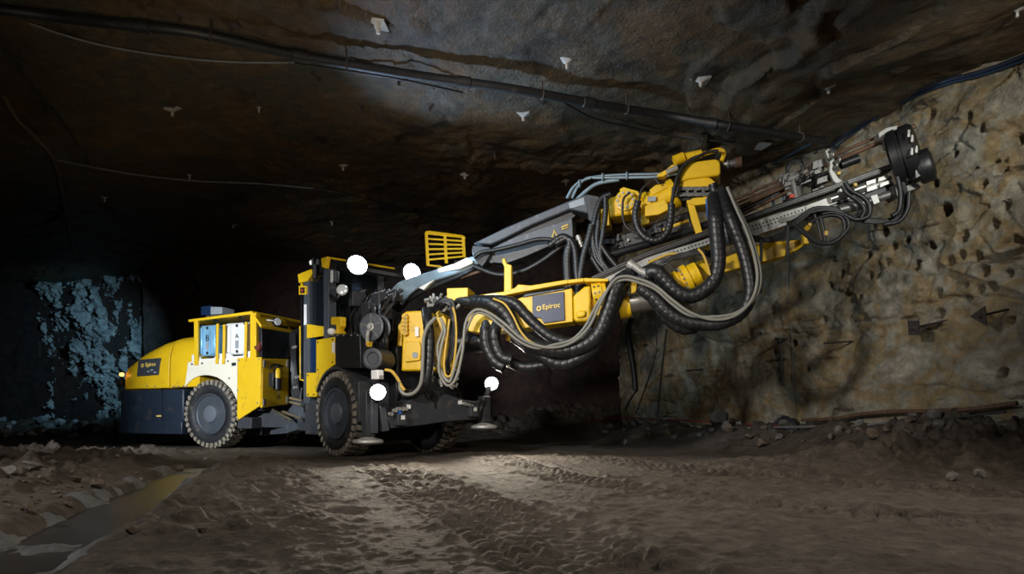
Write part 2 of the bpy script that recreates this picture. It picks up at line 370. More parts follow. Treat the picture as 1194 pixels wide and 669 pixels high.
def text_mesh(txt, width, o, ex, ey, depth, m, name, parent, label=None, bold=.0):
    """letters laid on the plane at o spanned by ex (reading direction) and ey (up)"""
    cu = bpy.data.curves.new('t', 'FONT'); cu.body = txt; cu.size = 1.0; cu.extrude = depth; cu.offset = bold; cu.align_x = 'CENTER'; cu.align_y = 'CENTER'
    t = bpy.data.objects.new('t', cu); COL.objects.link(t); dg = bpy.context.evaluated_depsgraph_get()
    me = bpy.data.meshes.new_from_object(t.evaluated_get(dg)); bpy.data.objects.remove(t)
    ex = np.array(ex, float); ex /= np.linalg.norm(ex); ey = np.array(ey, float); ey = ey - ex*np.dot(ex, ey); ey /= np.linalg.norm(ey); ez = np.cross(ex, ey); o = np.array(o, float)
    xs = [v.co.x for v in me.vertices]; k = width / (max(xs) - min(xs)); ym = .5 * (max(v.co.y for v in me.vertices if True) + min(v.co.y for v in me.vertices))
    b = MB(); b.add([o + ex*v.co.x*k + ey*(v.co.y - ym)*k + ez*v.co.z for v in me.vertices], [tuple(p.vertices) for p in me.polygons])
    bpy.data.meshes.remove(me); return b.build(name, m, parent, label=label)

# ================================================================== THE SETTING
WN = -WR.a                                   # drilled wall's normal, into the drift
def wall_dist(x, y): return (x - WR.o[0]) * WN[0] + (y - WR.o[1]) * WN[1]
STREAM = [(-2.05, 2.3), (-2.42, 3.3), (-2.75, 4.4), (-3.15, 5.6), (-3.6, 7.2), (-4.2, 9.2), (-4.5, 11.5)]
TRACKS = [([(-1.6, 8.8), (-.75, 6.2), (-.25, 4.7), (.15, 3.6), (.5, 2.2)], .42),
          ([(-.4, 11.0), (.15, 8.6), (.75, 6.8), (1.6, 5.3), (2.6, 4.2), (4.0, 3.2)], .32),
          ([(.6, 12.5), (1.3, 9.6), (2.3, 7.6), (3.6, 6.0), (5.0, 5.0)], .34)]
def floor_z(x, y):
    x = np.asarray(x, float); y = np.asarray(y, float)
    z = .030 * fbm(x * .4, y * .4, 0, 3, 11) + .007 * fbm(x * 2.6, y * 2.6, 0, 3, 12) + .006 * fbm(x * 9, y * 9, 0, 4, 13)
    clod = np.maximum(0, fbm(x * 7, y * 7, 0, 3, 14) - .25)
    z = z + .020 * clod + .010 * np.maximum(0, fbm(x * 22, y * 22, 0, 2, 46) - .35)
    for pl, hw in TRACKS:                    # tyre prints: a shallow rut with rows of lugs pressed up
        d, off, arc = polydist(x, y, pl)
        m = 1 - sstep(hw * .8, hw * 1.1, d)
        rim = np.exp(-((d - hw * 1.15) / .07) ** 2)
        ao = np.abs(off) / hw * (2.0 if hw < .4 else 3.0); col = np.floor(ao); fc = ao - col
        ph = arc / (.17 if hw < .4 else .13) + .5 * col + .35 * fc + .30 * vnoise(x * 1.7, y * 1.7, 0, 15) + .5 * (off > 0)
        lug = sstep(.42, .66, .5 + .5 * np.cos(2 * math.pi * ph)) * sstep(.06, .25, fc) * (1 - sstep(.70, .95, fc)) * (.25 + .75 * sstep(-.5, .3, vnoise(x * 3.3, y * 3.3, 0, 16)))
        z = z + m * (-.024 + .042 * lug + .010 * fbm(x * 16, y * 16, 0, 2, 41)) + .022 * rim * (.4 + np.maximum(0, fbm(x * 9, y * 9, 0, 2, 17)))
    d, off, arc = polydist(x, y, STREAM)
    hw = .34 + .10 * vnoise(arc * 1.3, arc * 0 + 3.3, 0, 18)
    far = 1 - sstep(9.0, 11.5, y)
    z = z - .15 * (1 - sstep(hw * .45, hw * 1.15, d)) * far * (1 - .6 * sstep(7.5, 9.5, y))
    lump = np.maximum(0, fbm(x * 2.3, y * 2.3, 0, 4, 19) + .15); fine = np.maximum(0, fbm(x * 6, y * 6, 0, 4, 20)); cl2 = cells(x * 6, y * 6, 42)
    left = sstep(hw, hw + .7, -off) if False else sstep(hw, hw + .8, np.where(off < 0, d, 0))
    right = sstep(hw * .9, hw * 1.5, np.where(off > 0, d, 0)) * (1 - sstep(.9, 1.9, d))
    sec = 1 - sstep(10.5, 13.0, y)
    z = z + sstep(2.7, 4.0, y) * (left * sec * (.06 + .10 * lump + .09 * fine + .03 * cl2) + right * far * (.01 + .03 * lump + .06 * fine + .03 * cl2))
    wd = wall_dist(x, y)                     # dirt pushed up along the drilled wall
    z = z + (1 - sstep(.2, 2.2, wd)) * (.38 + .16 * fbm(x * .8, y * .8, 0, 3, 21) + .10 * fine)
    q = np.exp(-(((x - 5.0) / 1.9) ** 2 + ((y - 8.3) / 1.3) ** 2)); z = z + q * (.22 + .22 * lump + .12 * fine)
    z = z + sstep(18.5, 21.5, y) * (.25 + .25 * lump + .12 * fine)
    for c in ((-6.0, 13.9), (-2.7, 11.1), (-1.5, 12.3), (-5.2, 15.6)):       # packed ground under the wheels
        k = np.exp(-((x - c[0]) ** 2 + (y - c[1]) ** 2) / .55); z = z * (1 - k)
    return z
ty = np.geomspace(2.05, 23.6, 620); tx = np.linspace(-1, 1, 760)
FY, T = np.meshgrid(ty, tx, indexing='ij'); FX = T * (1.6 + .86 * FY)
FZ = floor_z(FX, FY)
fl = grid_mesh('floor', FX, FY, FZ, DIRTM)
def fz(x, y): return float(floor_z(np.array([float(x)]), np.array([float(y)]))[0])

# roof slab with bedding steps
def ceil_z(x, y):
    x = np.asarray(x, float); y = np.asarray(y, float)
    z = 5.52 + .10 * fbm(x * .33, y * .33, 0, 3, 31) + .035 * fbm(x * 1.5, y * 1.5, 0, 4, 32) + .010 * fbm(x * 7, y * 7, 0, 3, 33)
    led = 3.9 - .13 * (y - 5) + .22 * fbm(y * .9, y * 0 + 2, 0, 3, 34)
    z = z - (.20 * sstep(-.07, .07, x - led) + .07 * sstep(-.05, .05, x - led - .5 - .2 * vnoise(y * .7, y * 0, 0, 35))) * (1 - sstep(.7, 2.0, x - led)) + .14 * (1 - sstep(.3, 1.8, wall_dist(x, y)))
    led2 = 13.6 + .5 * fbm(x * .8, x * 0 + 5, 0, 3, 36) + .25 * (x - 1)
    z = z + .26 * sstep(-.08, .08, y - led2) * sstep(-.9, .1, x)
    st = cells(x * .7 + .3 * vnoise(x, y, 0, 37), y * .42, 38)
    z = z + .09 * (st - .5) * sstep(-.3, .6, fbm(x * .22, y * .22, 0, 2, 39)) + .12 * (st - .5) * np.exp(-((x - led) / .8) ** 2) + (.05 + .10 * np.exp(-((x - led) / .7) ** 2)) * (cells(x * 2.6, y * 1.5 + .6 * x, 43) - .5) * sstep(-.2, .5, fbm(x * .3 + 9, y * .3, 0, 2, 44) + np.exp(-((x - led) / .9) ** 2))
    b2 = 8.85 + .12 * x + .3 * fbm(x * .7, x * 0, 0, 3, 40)
    z = z + .03 * sstep(-.25, .25, y - b2) - .03 * sstep(-.2, .2, y - b2 - .9)
    z = z - .5 * sstep(-10.5, -16, x)
    return z
gx = np.arange(-18.5, 9.6, .05); gy = np.arange(3.0, 24.2, .045)
GY, GX = np.meshgrid(gy, gx, indexing='ij'); GZ = ceil_z(GX, GY)
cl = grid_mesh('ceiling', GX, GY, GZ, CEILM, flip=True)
def cz(x, y): return float(ceil_z(np.array([float(x)]), np.array([float(y)]))[0])
def Cp(px, py, drop=0.0):
    """the place on the roof seen at this pixel, let down by drop"""
    z = 5.45
    for _ in range(12):
        y = (z - EYE) * FOC / (HZ - py); x = (px - CX) * y / FOC
        z = .5 * z + .5 * (cz(x, min(max(y, 3.1), 24)) - drop)
    return V3(x, y, z)

# drilled wall: rounded blast holes sunk into broken rock
HOLES = [(1031,270,.075),(1058,280,.05),(1126,276,.085),(1139,300,.075),(1110,304,.07),(1087,286,.05),(1123,297,.055),(1147,316,.08),(1066,309,.075),(1034,305,.05),
         (1039,287,.06),(1008,297,.05),(1184,280,.06),(1163,262,.06),(1120,331,.05),(1137,337,.06),(1152,333,.06),(1122,348,.055),(1089,341,.07),(1089,364,.06),
         (1086,133,.07),(1107,246,.10),(1139,201,.06),(1154,216,.06),(1134,136,.05),(1100,216,.05),(1160,190,.05),(1178,240,.06),(980,340,.05),(960,332,.05),(905,362,.06),
         (930,345,.05),(868,375,.06),(880,390,.06),(955,372,.05),(1000,345,.05),(1172,318,.05),(915,300,.05),(938,310,.05),(900,330,.05),(842,345,.06),(846,372,.05),
         (870,425,.06),(925,400,.06),(940,430,.05),(905,410,.05),(1060,385,.05),(1150,372,.05),(1175,372,.05),(1020,262,.05),(975,318,.06),(1168,435,.07),(985,372,.05),(885,340,.06),
         (1115,180,.05),(1180,160,.06),(1150,150,.05),(1175,200,.05),(1010,320,.05),(965,300,.05)]
L0, L1 = -6.9, 8.2
ws = np.arange(L0, L1, .026); wz = np.arange(-.3, 6.4, .026)
WZ, WS = np.meshgrid(wz, ws, indexing='ij')
def wall_h(s, z):
    """s runs from the far corner (negative) toward the viewer"""
    h = .10 * fbm(s * .45, z * .45, 0, 3, 51) + .035 * fbm(s * 1.6, z * 2.6, 0, 5, 52) + .010 * fbm(s * 7, z * 9, 0, 3, 53)
    up = sstep(1.7, 2.6, z + .25 * fbm(s, z, 0, 2, 54))
    h = h + (.02 + .15 * up) * (cells(s * .95 + .12 * vnoise(s * 2.3, z * 2.3, 0, 55), z * 1.25 + .12 * vnoise(s * 2.3, z * 2.3, 4, 55) + .3 * s, 56) - .5)
    h = h + (.015 + .07 * up) * (cells(s * 2.4, z * 3.0 - .6 * s, 57) - .5)
    crk = np.exp(-((z - 2.25 - .16 * fbm(s * .9, s * 0, 0, 3, 58)) / .03) ** 2) + .8 * np.exp(-((z - 1.05 - .10 * fbm(s * 1.1, s * 0 + 4, 0, 3, 59)) / .025) ** 2) * sstep(-.1, .2, vnoise(s * .8, s * 0, 0, 60))
    h = h - .07 * crk
    h = h + .05 * sstep(.7, .2, z)
    return h
WH = wall_h(WS, WZ)
for px, py, r in HOLES:
    u, z = WR.uz(px, py); d = np.hypot(WS - u, (WZ - z) * 1.0)
    WH = np.where(d < r * 1.2, WH - .42 * (1 - sstep(r * .8, r * 1.2, d)), WH)
P = WR.o[None, None, :] + WR.f * WS[..., None] + WN * WH[..., None]
grid_mesh('wall_right', P[..., 0], P[..., 1], WZ, WALLM, flip=True)
def wall_p(px, py, out=0.0):
    u, z = WR.uz(px, py); h = float(wall_h(np.array([u]), np.array([z]))[0])
    return WR.w(u, -(h + out), z)

# end walls behind the rig: dark rock, and a broken pale face standing out of it on the left
def plain_wall(name, A, B, m, seed, amp=1.0, step=.07, flip=False, zmax=6.2):
    A = V3(A[0], A[1], 0); B = V3(B[0], B[1], 0); L = np.linalg.norm(B - A); f = (B - A) / L; n = V3(f[1], -f[0], 0)
    s = np.arange(0, L + step, step); z = np.arange(-.3, zmax, step); Z, Sx = np.meshgrid(z, s, indexing='ij')
    H = amp * (.25 * fbm(Sx * .4, Z * .4, 0, 3, seed) + .16 * (cells(Sx * .8, Z * .8, seed + 3) - .5) + .05 * fbm(Sx * 2, Z * 2, 0, 4, seed + 6))
    Q = A + f * Sx[..., None] + n * H[..., None]
    return grid_mesh(name, Q[..., 0], Q[..., 1], Z, m, flip=flip)
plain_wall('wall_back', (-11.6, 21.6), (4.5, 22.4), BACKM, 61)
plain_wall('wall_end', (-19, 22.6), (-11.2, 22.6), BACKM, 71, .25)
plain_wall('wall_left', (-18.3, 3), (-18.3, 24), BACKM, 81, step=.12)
zz = np.arange(-.2, 5.6, .035); xx = np.arange(-16.4, -11.4, .035); ZZ, XX = np.meshgrid(zz, xx, indexing='ij')
edge = sstep(-16.5, -15.2, XX) * sstep(-11.45, -11.9, XX)
hgt = .30 * fbm(XX * 2.1 + 4, ZZ * 1.25, 0, 6, 91, .72) + .18 * (cells(XX * 2.6 + .5 * vnoise(XX * 2, ZZ * 2, 0, 92), ZZ * 2.0, 93) - .5)
hgt = hgt - .36 + .20 * sstep(1.8, 3.6, ZZ + .5 * (XX + 14)) + .14 * np.exp(-((XX + 13.0 + .3 * (ZZ - 1)) / 1.1) ** 2) + .08 * sstep(-13.5, -12.2, XX) - .7 * (1 - edge)
grid_mesh('wall_outcrop', XX, 22.45 - hgt, ZZ, PALEM)

# water lying in the ditch
pl = np.array(curve([(x, y, 0) for x, y in STREAM[:6]], .12)); tg = np.gradient(pl, axis=0); tg /= np.linalg.norm(tg, axis=1)[:, None]; sd = np.stack([-tg[:, 1], tg[:, 0], 0 * tg[:, 0]], 1)
b = MB(); n = len(pl)
vs = [pl[i] + sd[i] * k * .55 + V3(0, 0, fz(pl[i][0], pl[i][1]) * 0 - .095 + .004 * pl[i][1]) for i in range(n) for k in (-1, 0, 1)]
b.add(vs, [(i*3 + j, i*3 + j + 1, i*3 + 3 + j + 1, i*3 + 3 + j) for i in range(n - 1) for j in (0, 1)])
WATER = mat('muddy_water', (.050, .046, .041), .30, 0, .15, 2, bump=.08, bscale=6)
o = b.build('ditch_water', WATER); tag(o, 'shallow muddy water lying in the ditch along the left side of the floor', 'puddle', kind='stuff')
o.location.z -= 0

# grey silt left along both sides of the water
sx = np.arange(-1.6, 1.61, .035); pl = np.array(curve([(x, y, 0) for x, y in STREAM[:6]], .045)); tg = np.gradient(pl, axis=0); tg /= np.linalg.norm(tg, axis=1)[:, None]
SX = pl[:, 0][:, None] + tg[:, 1][:, None] * sx[None] * .5; SY = pl[:, 1][:, None] - tg[:, 0][:, None] * sx[None] * .5
SZ = floor_z(SX, SY) + .045 * fbm(SX * 3.2, SY * 3.2, 0, 5, 45) - .095 * sstep(.35, 1.4, np.abs(sx))[None] + .004
o = grid_mesh('grey_silt', SX, SY, SZ, MUDW); tag(o, 'wet grey silt lining both edges of the ditch on the left', 'silt', kind='stuff')
# ------------------------------------------------------------------ stones
def stone(name, c, r, m, seed, flat=.7):
    rng = np.random.RandomState(seed); bm = bmesh.new(); bmesh.ops.create_icosphere(bm, subdivisions=2, radius=1)
    V = np.array([v.co[:] for v in bm.verts]); F = [tuple(v.index for v in f.verts) for f in bm.faces]; bm.free()
    for _ in range(9):                       # knock flats off a ball
        d = rng.normal(size=3); d /= np.linalg.norm(d); k = rng.uniform(.45, .8); t = V @ d; V = V - np.outer(np.maximum(0, t - k), d)
    V *= np.array([1, rng.uniform(.65, 1), flat * rng.uniform(.8, 1.1)]) * r
    V += .04 * r * rng.normal(size=V.shape); a = rng.uniform(0, 6.28); ca, sa = math.cos(a), math.sin(a); V = V @ np.array([[ca, sa, 0], [-sa, ca, 0], [0, 0, 1]])
    b = MB(); V[:, 2] -= V[:, 2].min(); b.add(V + np.array(c), F); return b.build(name, m, sharp=28)
def ground(px, py):
    d = np.geomspace(2.3, 22.5, 4000); x = (px - CX) * d / FOC; z = EYE + (HZ - py) * d / FOC
    k = np.argmax(z < floor_z(x, d)); k = k if z[k] < EYE and k else 3999
    return float(x[k]), float(d[k])
USED = []
def free(x, y, r):
    for a, b_, c_ in USED:
        if math.hypot(x - a, y - b_) < (r + c_) * 1.0: return False
    USED.append((x, y, r)); return True
def gstone(px, py, rpx, m, seed, label, flat=.7, group=None):
    x, y = ground(px, py); r = rpx * y / FOC
    if not free(x, y, r) and group: return
    o = stone('stone', (x, y, fz(x, y) - r * .18), r, m, seed, flat); tag(o, label, 'stone', group); return o
big = [(38, 546, 15, STONEG, 'flat pale slab stone lying on the left dirt bank', .45), (14, 552, 12, STONEG, 'blunt pale stone at the left edge of the dirt bank', .6),
       (36, 598, 10, STONEM, 'upright tan stone half sunk beside the ditch', 1.0), (112, 569, 10, STONEM, 'round brown stone in the middle of the left bank', .8),
       (88, 562, 8, STONEM, 'reddish angular stone on the left bank beside the round one', .8), (80, 590, 8, STONEM, 'small tan stone above the ditch edge', .7),
       (34, 660, 7, STONEG, 'pointed grey stone at the lower edge of the ditch', 1.0), (210, 548, 7, STONEM, 'dull stone near the far end of the ditch', .7),
       (155, 622, 9, STONEM, 'dark clod on the ridge right of the ditch', .7), (236, 620, 6, STONEM, 'small brown stone right of the ridge clod', .7),
       (840, 497, 14, STONEG, 'large grey block leaning against the drilled wall', 1.0), (846, 500, 9, STONEG, 'pale square faced stone in front of the grey block', 1.1),
       (910, 494, 11, STONEG, 'pale rounded boulder at the foot of the drilled wall', .9), (778, 508, 9, STONEM, 'tan stone in front of the wall rubble', .8),
       (876, 510, 10, STONEM, 'wide tan clod below the pale boulder', .6), (1142, 556, 10, STONEG, 'grey angular stone alone on the right floor', .8),
       (1112, 561, 8, STONEG, 'small angular stone left of the lone grey stone', .9), (1018, 512, 11, STONEM, 'brown clod on the right dirt mound', .8),
       (1080, 505, 9, STONEM, 'rounded clod behind the right dirt mound crest', .8), (702, 491, 8, STONEM, 'tan block on the far rubble left of the hanging pipe', .8),
       (729, 520, 5, STONEG, 'small pale stone standing alone in front of the wall rubble', 1.1)]
for k, (px, py, r, m, lb, fl_) in enumerate(big): gstone(px, py, r, m, 100 + k, lb, fl_)
rs = np.random.RandomState(5)
for k in range(60):
    py = rs.uniform(532, 600); gstone(rs.uniform(4, max(20, 262 - 3.4 * (py - 532))), py, rs.uniform(1.6, 4.5), (STONEM, STONEG)[k % 3 == 0], 200 + k, 'small loose stone scattered on the dirt bank left of the ditch', .7, 'small stones on the left bank')
for k in range(75):
    t = rs.uniform(0, 1); s = -6.0 + t * 9.5; d = rs.uniform(.15, 1.5); q = WR.w(s, -d, 0); r = rs.uniform(.04, .15)
    if not free(q[0], q[1], r): continue
    o = stone('stone', (q[0], q[1], fz(q[0], q[1]) - r * .2), r, (STONEM, STONEG)[k % 2], 300 + k, .75); tag(o, 'loose stone in the rubble along the foot of the drilled wall', 'stone', 'rubble along the drilled wall')
for k in range(130):
    x = rs.uniform(-16.6, -11.2); y = rs.uniform(19.3, 21.9); r = rs.uniform(.08, .26)
    if not free(x, y, r): continue
    o = stone('stone', (x, y, fz(x, y) - r * .2), r, PALEM, 400 + k, .75); tag(o, 'broken pale rock in the heap below the far left wall', 'stone', 'pale rubble at the far left wall')

# ================================================================== THE DRILL RIG
rig = empty('drill_rig', tuple(FF.w(-1.5, 1.0, 0)), 'long yellow and grey mining drill rig on the mine floor with raised booms', 'drill rig')
def part(mb, name, m, parent=None, bevel=0.0, label=None, sharp=35): return mb.build(name, m, parent or rig, bevel, sharp, label)
def planpr(fr, pl, z0, z1):
    return MB().prism([fr.w(u, v, z0) for u, v in pl], (0, 0, z1 - z0))
def bolts(mb, fr, pp, v, r=.018, t=.014):
    for x, y in pp:
        q = fr.p(x, y, v); mb.cyl(q, q - fr.a * t, r, 8)
    return mb

# ---- wheels
def wheel(fr, u, v, out, zc=.685):
    """v is the outer face; out = -1 faces the viewer's side"""
    c = fr.w(u, v, zc); ax = fr.a * (-out)                     # ax points inward
    t = MB().lathe(c, ax, [(.05,.40),(.015,.42),(-.012,.50),(-.01,.57),(.03,.64),(.07,.662),(.20,.668),(.33,.662),(.37,.64),(.41,.57),(.41,.5),(.36,.40)], 56)
    ty_ = part(t, 'wheel', TYRE, sharp=50)
    e1 = fr.f; e2 = V3(0, 0, 1); g = MB()
    for k in range(34):
        for side in (0, 1):
            q = 2*math.pi*(k + .5*side)/34; d = e1*math.cos(q) + e2*math.sin(q); tn = -e1*math.sin(q) + e2*math.cos(q)
            a = (.035, .215)[side]; bb = (.185, .365)[side]; hw = .036
            pts = []
            for tt, rr0, rr1 in ((a, .60 if side == 0 else .655, .686), (bb, .655 if side == 0 else .60, .690)):
                for sgn in (-1, 1):
                    sk = tn * ((tt - .2) * .22 * (1 if side else -1))
                    pts += [c + ax*tt + d*rr0 + tn*hw*sgn*1.15 + sk, c + ax*(tt) + d*rr1 + tn*hw*sgn + sk]
            g.add(pts, [(0,1,3,2), (4,6,7,5), (0,4,5,1), (2,3,7,6), (1,5,7,3), (0,2,6,4)])
    # shoulder knobs reaching down the outer sidewall
    for k in range(34):
        q = 2*math.pi*k/34; d = e1*math.cos(q) + e2*math.sin(q); tn = -e1*math.sin(q) + e2*math.cos(q)
        g.box(c + ax*.012 + d*.628, ax*.022, d*.042, tn*.034)
    part(g, 'tread', MUDT, ty_, label='mud caked tread lugs')
    rm = MB().lathe(c, ax, [(.03,.415),(-.004,.412),(-.008,.385),(.02,.372),(.03,.352),(.055,.345),(.075,.30),(.16,.275),(.17,.17)], 48)
    ro = part(rm, 'rim', RIM, ty_)
    hb = MB().lathe(c, ax, [(.20,.19),(.07,.185),(.015,.172),(.0,.165),(-.004,.15),(-.004,.01)], 32)
    part(hb, 'hub', HUBM, ty_)
    nb = MB()
    for k in range(12):
        q = 2*math.pi*k/12; d = e1*math.cos(q) + e2*math.sin(q); nb.cyl(c + ax*.16 + d*.235, c + ax*.12 + d*.235, .022, 6)
    each(nb, 'wheel_nut', RIM, ty_)
wheel(RF, 0, 0, -1); wheel(RF, 0, 2.1, 1)
wheel(FF, 0, 0, -1); wheel(FF, 0, 2.1, 1)

# ---- rear half: hood
def sec(u, T, B, v0=.03, rr=1.0):
    h = T - B; half = [(v0 + .05, B), (v0, B + .02), (v0, B + .45*h), (v0 + .03, B + .66*h), (v0 + .09*rr, B + .82*h), (v0 + .20*rr, B + .93*h), (v0 + .36*rr, B + .985*h), (v0 + .6*rr, T), (1.05, T + .015)]
    full = half + [(2.1 - v, z) for v, z in half[:-1][::-1]]
    return [RF.w(u, v, z) for v, z in full]
def utop(px, py, v=.35): return RF.uz(px, py, v)
hs = []
for px, py, pb in ((233, 390.5, 451.5), (215, 391, 451.7), (199, 393, 452.6)):
    u, _ = RF.uz(px, py, .04); T = RF.w(u, .36, 0); T = EYE + (HZ - py) * (RF.w(u, .36, 0)[1]) / FOC; B = RF.uz(px, pb, .04)[1]
    hs.append((u, T, B))
hood = part(MB().loft([sec(*q) for q in hs]), 'engine_hood', YEL, bevel=.008)
ht = []
for px, py, pb in ((198, 393.5, 452.7), (186, 397.5, 453.2), (173, 404, 453.5), (161, 411, 453.7)):
    u, _ = RF.uz(px, py, .04); T = EYE + (HZ - py) * (RF.w(u, .36, 0)[1]) / FOC; B = RF.uz(px, pb, .04)[1]
    ht.append((u - .012, T, B))
uE = RF.uz(146, 450, .30)[0]; TE = EYE + (HZ - 424) * RF.w(uE, .6, 0)[1] / FOC
tail = MB().loft([sec(*q) for q in ht] + [sec(uE, TE, ht[-1][2], .30)])
tl = part(tail, 'hood_tail', YEL, bevel=.01)
b = MB()
for x in (172, 181, 203, 208, 214): b = bolts(b, RF, [(x, 450.2)], .03)
each(b, 'hood_bolt', SIL, hood)
u14 = RF.uz(214, 452, .02)[0]; u59 = RF.uz(159.5, 452, .02)[0]; uE2 = RF.uz(140.5, 480, .30)[0]; zB = ht[-1][2]
plan = [(u14, .02), (u59, .02), (uE2, .30), (uE2, 1.8), (u59, 2.08), (u14, 2.08)]
base = part(planpr(RF, plan, .52, zB - .012), 'rear_bumper', BLUG, bevel=.03)
pl2 = [(u14, -.02), (u59 - .03, -.02), (uE2 - .04, .28), (uE2 - .04, 1.82), (u59 - .03, 2.12), (u14, 2.12)]
part(planpr(RF, pl2, .27, .54), 'lower_sill', BLUG, base, bevel=.02)
part(MB().plate(RF, [(189.0,454),(189.8,454),(189.8,490),(189.0,490)], .012, .02), 'panel_seam', BLACK, base)
part(MB().plate(RF, [(154.5,465),(157.5,464.5),(157.5,474.5),(154.5,475)], .07, .1), 'handle_recess', BLACK, base)
part(MB().plate(RF, [(182.5,484),(187.6,483.8),(187.6,485.6),(182.5,485.8)], .008, .02), 'warning_sticker', GOLD, base)
lp = part(MB().plate(RF, [(161.3,419.5),(186.6,417),(184.6,437),(159.4,438.6)], .012, .03), 'name_plate', PLATEG, bevel=.004)
ex = RF.p(186.5, 417, 0) - RF.p(161.3, 419.5, 0); q = RF.p(175.6, 425.3, .006)
text_mesh('Epiroc', RF.uz(181.6,425,0)[0] - RF.uz(169.8,425,0)[0], q, ex, V3(0,0,1), .004, GOLD, 'lettering', lp, bold=.012)
hx = MB(); c = RF.p(166.2, 426.0, .004); R2 = .044
for k in range(6):
    a0 = math.pi/6 + k*math.pi/3; a1 = a0 + math.pi/3; A = [c + RF.f*math.cos(t)*r_ + V3(0,0,1)*math.sin(t)*r_ for t, r_ in ((a0,R2),(a1,R2),(a1,R2*.52),(a0,R2*.52))]
    hx.prism(A, -RF.a*.006)
part(hx, 'emblem', GOLD, lp)
pw = MB(); cc = RF.p(177, 433, .004)
for dx, dz in ((-.10, .0), (0, .03), (.09, -.02)): pw.box(cc + RF.f*dx + V3(0,0,dz), RF.f*.035, RF.a*.003, V3(0,0,.015))
each(pw, 'printed_mark', GREYP, lp)
amb = part(MB().cyl(RF.w(uE - .02, .26, 1.36), RF.w(uE - .13, .22, 1.36), .07, 14), 'marker_lamp_bracket', BLACK)
part(MB().cyl(RF.p(143.0, 436.5, .20), RF.p(141.0, 436.5, .20), .04, 14), 'marker_lens', AMBER, amb, label='glowing amber lens')

# ---- rear half: battery bay
fen = [(219.2,421.8),(276.6,417.2),(276.2,466.8),(272.5,459),(268.6,452.4),(259.5,443.6),(252,439.4),(244,437.4),(237,437.2),(231,438.4),(225,441.2),(219.6,445.6),(215.3,451.4)]
fd = part(MB().plate(RF, fen, .0, .05), 'wheel_fender', PALED, bevel=.006)
each(bolts(MB(), RF, [(224,424.5),(236,423.4),(266,421),(252,440.2),(267.5,441)], 0), 'fender_bolt', GREY, fd)
part(MB().plate(RF, [(270,423),(275,422.4),(275,426),(270,426.8)], -.004, .01), 'small_sticker', PRINT, fd)
sp_ = part(MB().plate(RF, [(277,417.2),(304.6,416.3),(303.6,472.6),(276.3,490.2)], -.005, .05), 'side_panel', YEL, bevel=.006)
each(bolts(MB(), RF, [(279,420),(302,418.8),(277.6,455),(300.5,469.5),(277.4,488)], -.005), 'panel_bolt', SIL, sp_)
uF = RF.uz(304.8, 440, 0)[0]; uR = RF.uz(219.5, 440, 0)[0]
zD = RF.uz(300, 416.5, 0)[1]
part(MB().fbox(RF, uR, uF - .03, .06, 2.04, zD - .06, zD), 'battery_deck', GREY)
part(MB().fbox(RF, uR + .02, -.02, .55, 1.6, .5, zD - .05).fbox(RF, .75, uF - .05, .08, 1.9, .75, zD - .05), 'dark_inner_box', BLACK)  # black boxes added to keep the wheel arch interior dark
# front door with hinges
v1 = RF.vz(336.5, 440, uF)[0]
dr = [RF.w(uF, .01, z) for z in ()]
P_ = lambda px, py: RF.w(uF, *RF.vz(px, py, uF))
door = part(MB().prism([P_(306.2,418), P_(336.8,418.2), P_(336.4,471.2), P_(305.6,475)], -RF.f*.05), 'front_door', YEL, bevel=.006)
hg = MB()
for x, y in ((308, 424), (307.6, 469), (335, 424), (335, 466)): hg.box(P_(x, y) + RF.f*.012, RF.f*.014, RF.a*.03, V3(0,0,.07))
each(hg, 'hinge', STEEL, door, bevel=.004)
part(MB().box(P_(322.5,432) + RF.f*.003, RF.f*.004, RF.a*.05, V3(0,0,.035)), 'decal', GREYP, door)
hd = MB().tube([P_(312.5,431)+RF.f*.03, P_(313.5,426.5)+RF.f*.05, P_(320,424.8)+RF.f*.06, P_(328,427.5)+RF.f*.05], .017, 8); part(hd, 'hose_handle', BLACK, door)
bk = part(MB().prism([P_(305,379.5), P_(336,380), P_(336.5,417.5), P_(305.6,417)], -RF.f*.08), 'black_front_panel', BLACK, bevel=.01)
v2 = RF.vz(338, 420, uF)[0]
part(MB().fbox(RF, uF - .9, uF - .35, v2, 2.05, .7, 2.45), 'radiator_box', GREY, bevel=.01)
# canopy over the packs
uRo = RF.uz(220.5, 372, .0)[0]; uFo = RF.uz(294.8, 362, .0)[0]; zRo = RF.uz(257, 368.0, 0)[1]; zF = RF.uz(295, 362.6, 0)[1]
cn = MB().prism([RF.w(uRo, -.02, RF.uz(220.5,372.6,0)[1]-.05), RF.w(uFo, -.02, zF-.06), RF.w(uFo, -.02, zF), RF.w(uRo, -.02, RF.uz(220.5,372.6,0)[1])], RF.a*2.1)
can = part(cn, 'canopy_roof', YEL, bevel=.006)
uV = RF.uz(305.8, 379.5, 0)[0]; zV = RF.uz(305.8, 379.5, 0)[1]; vV = RF.vz(330, 366, uFo)[0]
part(MB().prism([RF.w(uFo-.01, -.02, zF), RF.w(uV, -.02, zV), RF.w(uV, vV, zV), RF.w(uFo-.01, vV, zF)], RF.f*-.02 + V3(0,0,-.045)), 'sloping_visor', YEL, can, bevel=.005)
def post(px, y0, y1, wpx, v, nm, m, lean=0, dep=.05, parent=None):
    u, z1 = RF.uz(px, y0, v); u2, z0 = RF.uz(px - lean, y1, v); wd = wpx*13.2/FOC/.72
    return part(MB().beam(RF.w(u, v + dep/2, z1), RF.w(u2, v + dep/2, z0), dep, wd, RF.a) if False else MB().prism([RF.w(u-wd/2, v, z1), RF.w(u+wd/2, v, z1), RF.w(u2+wd/2, v, z0), RF.w(u2-wd/2, v, z0)], RF.a*dep), nm, m, parent, bevel=.008)
post(228.2, 373.5, 425.5, 4.4, -.03, 'canopy_post', YEL)
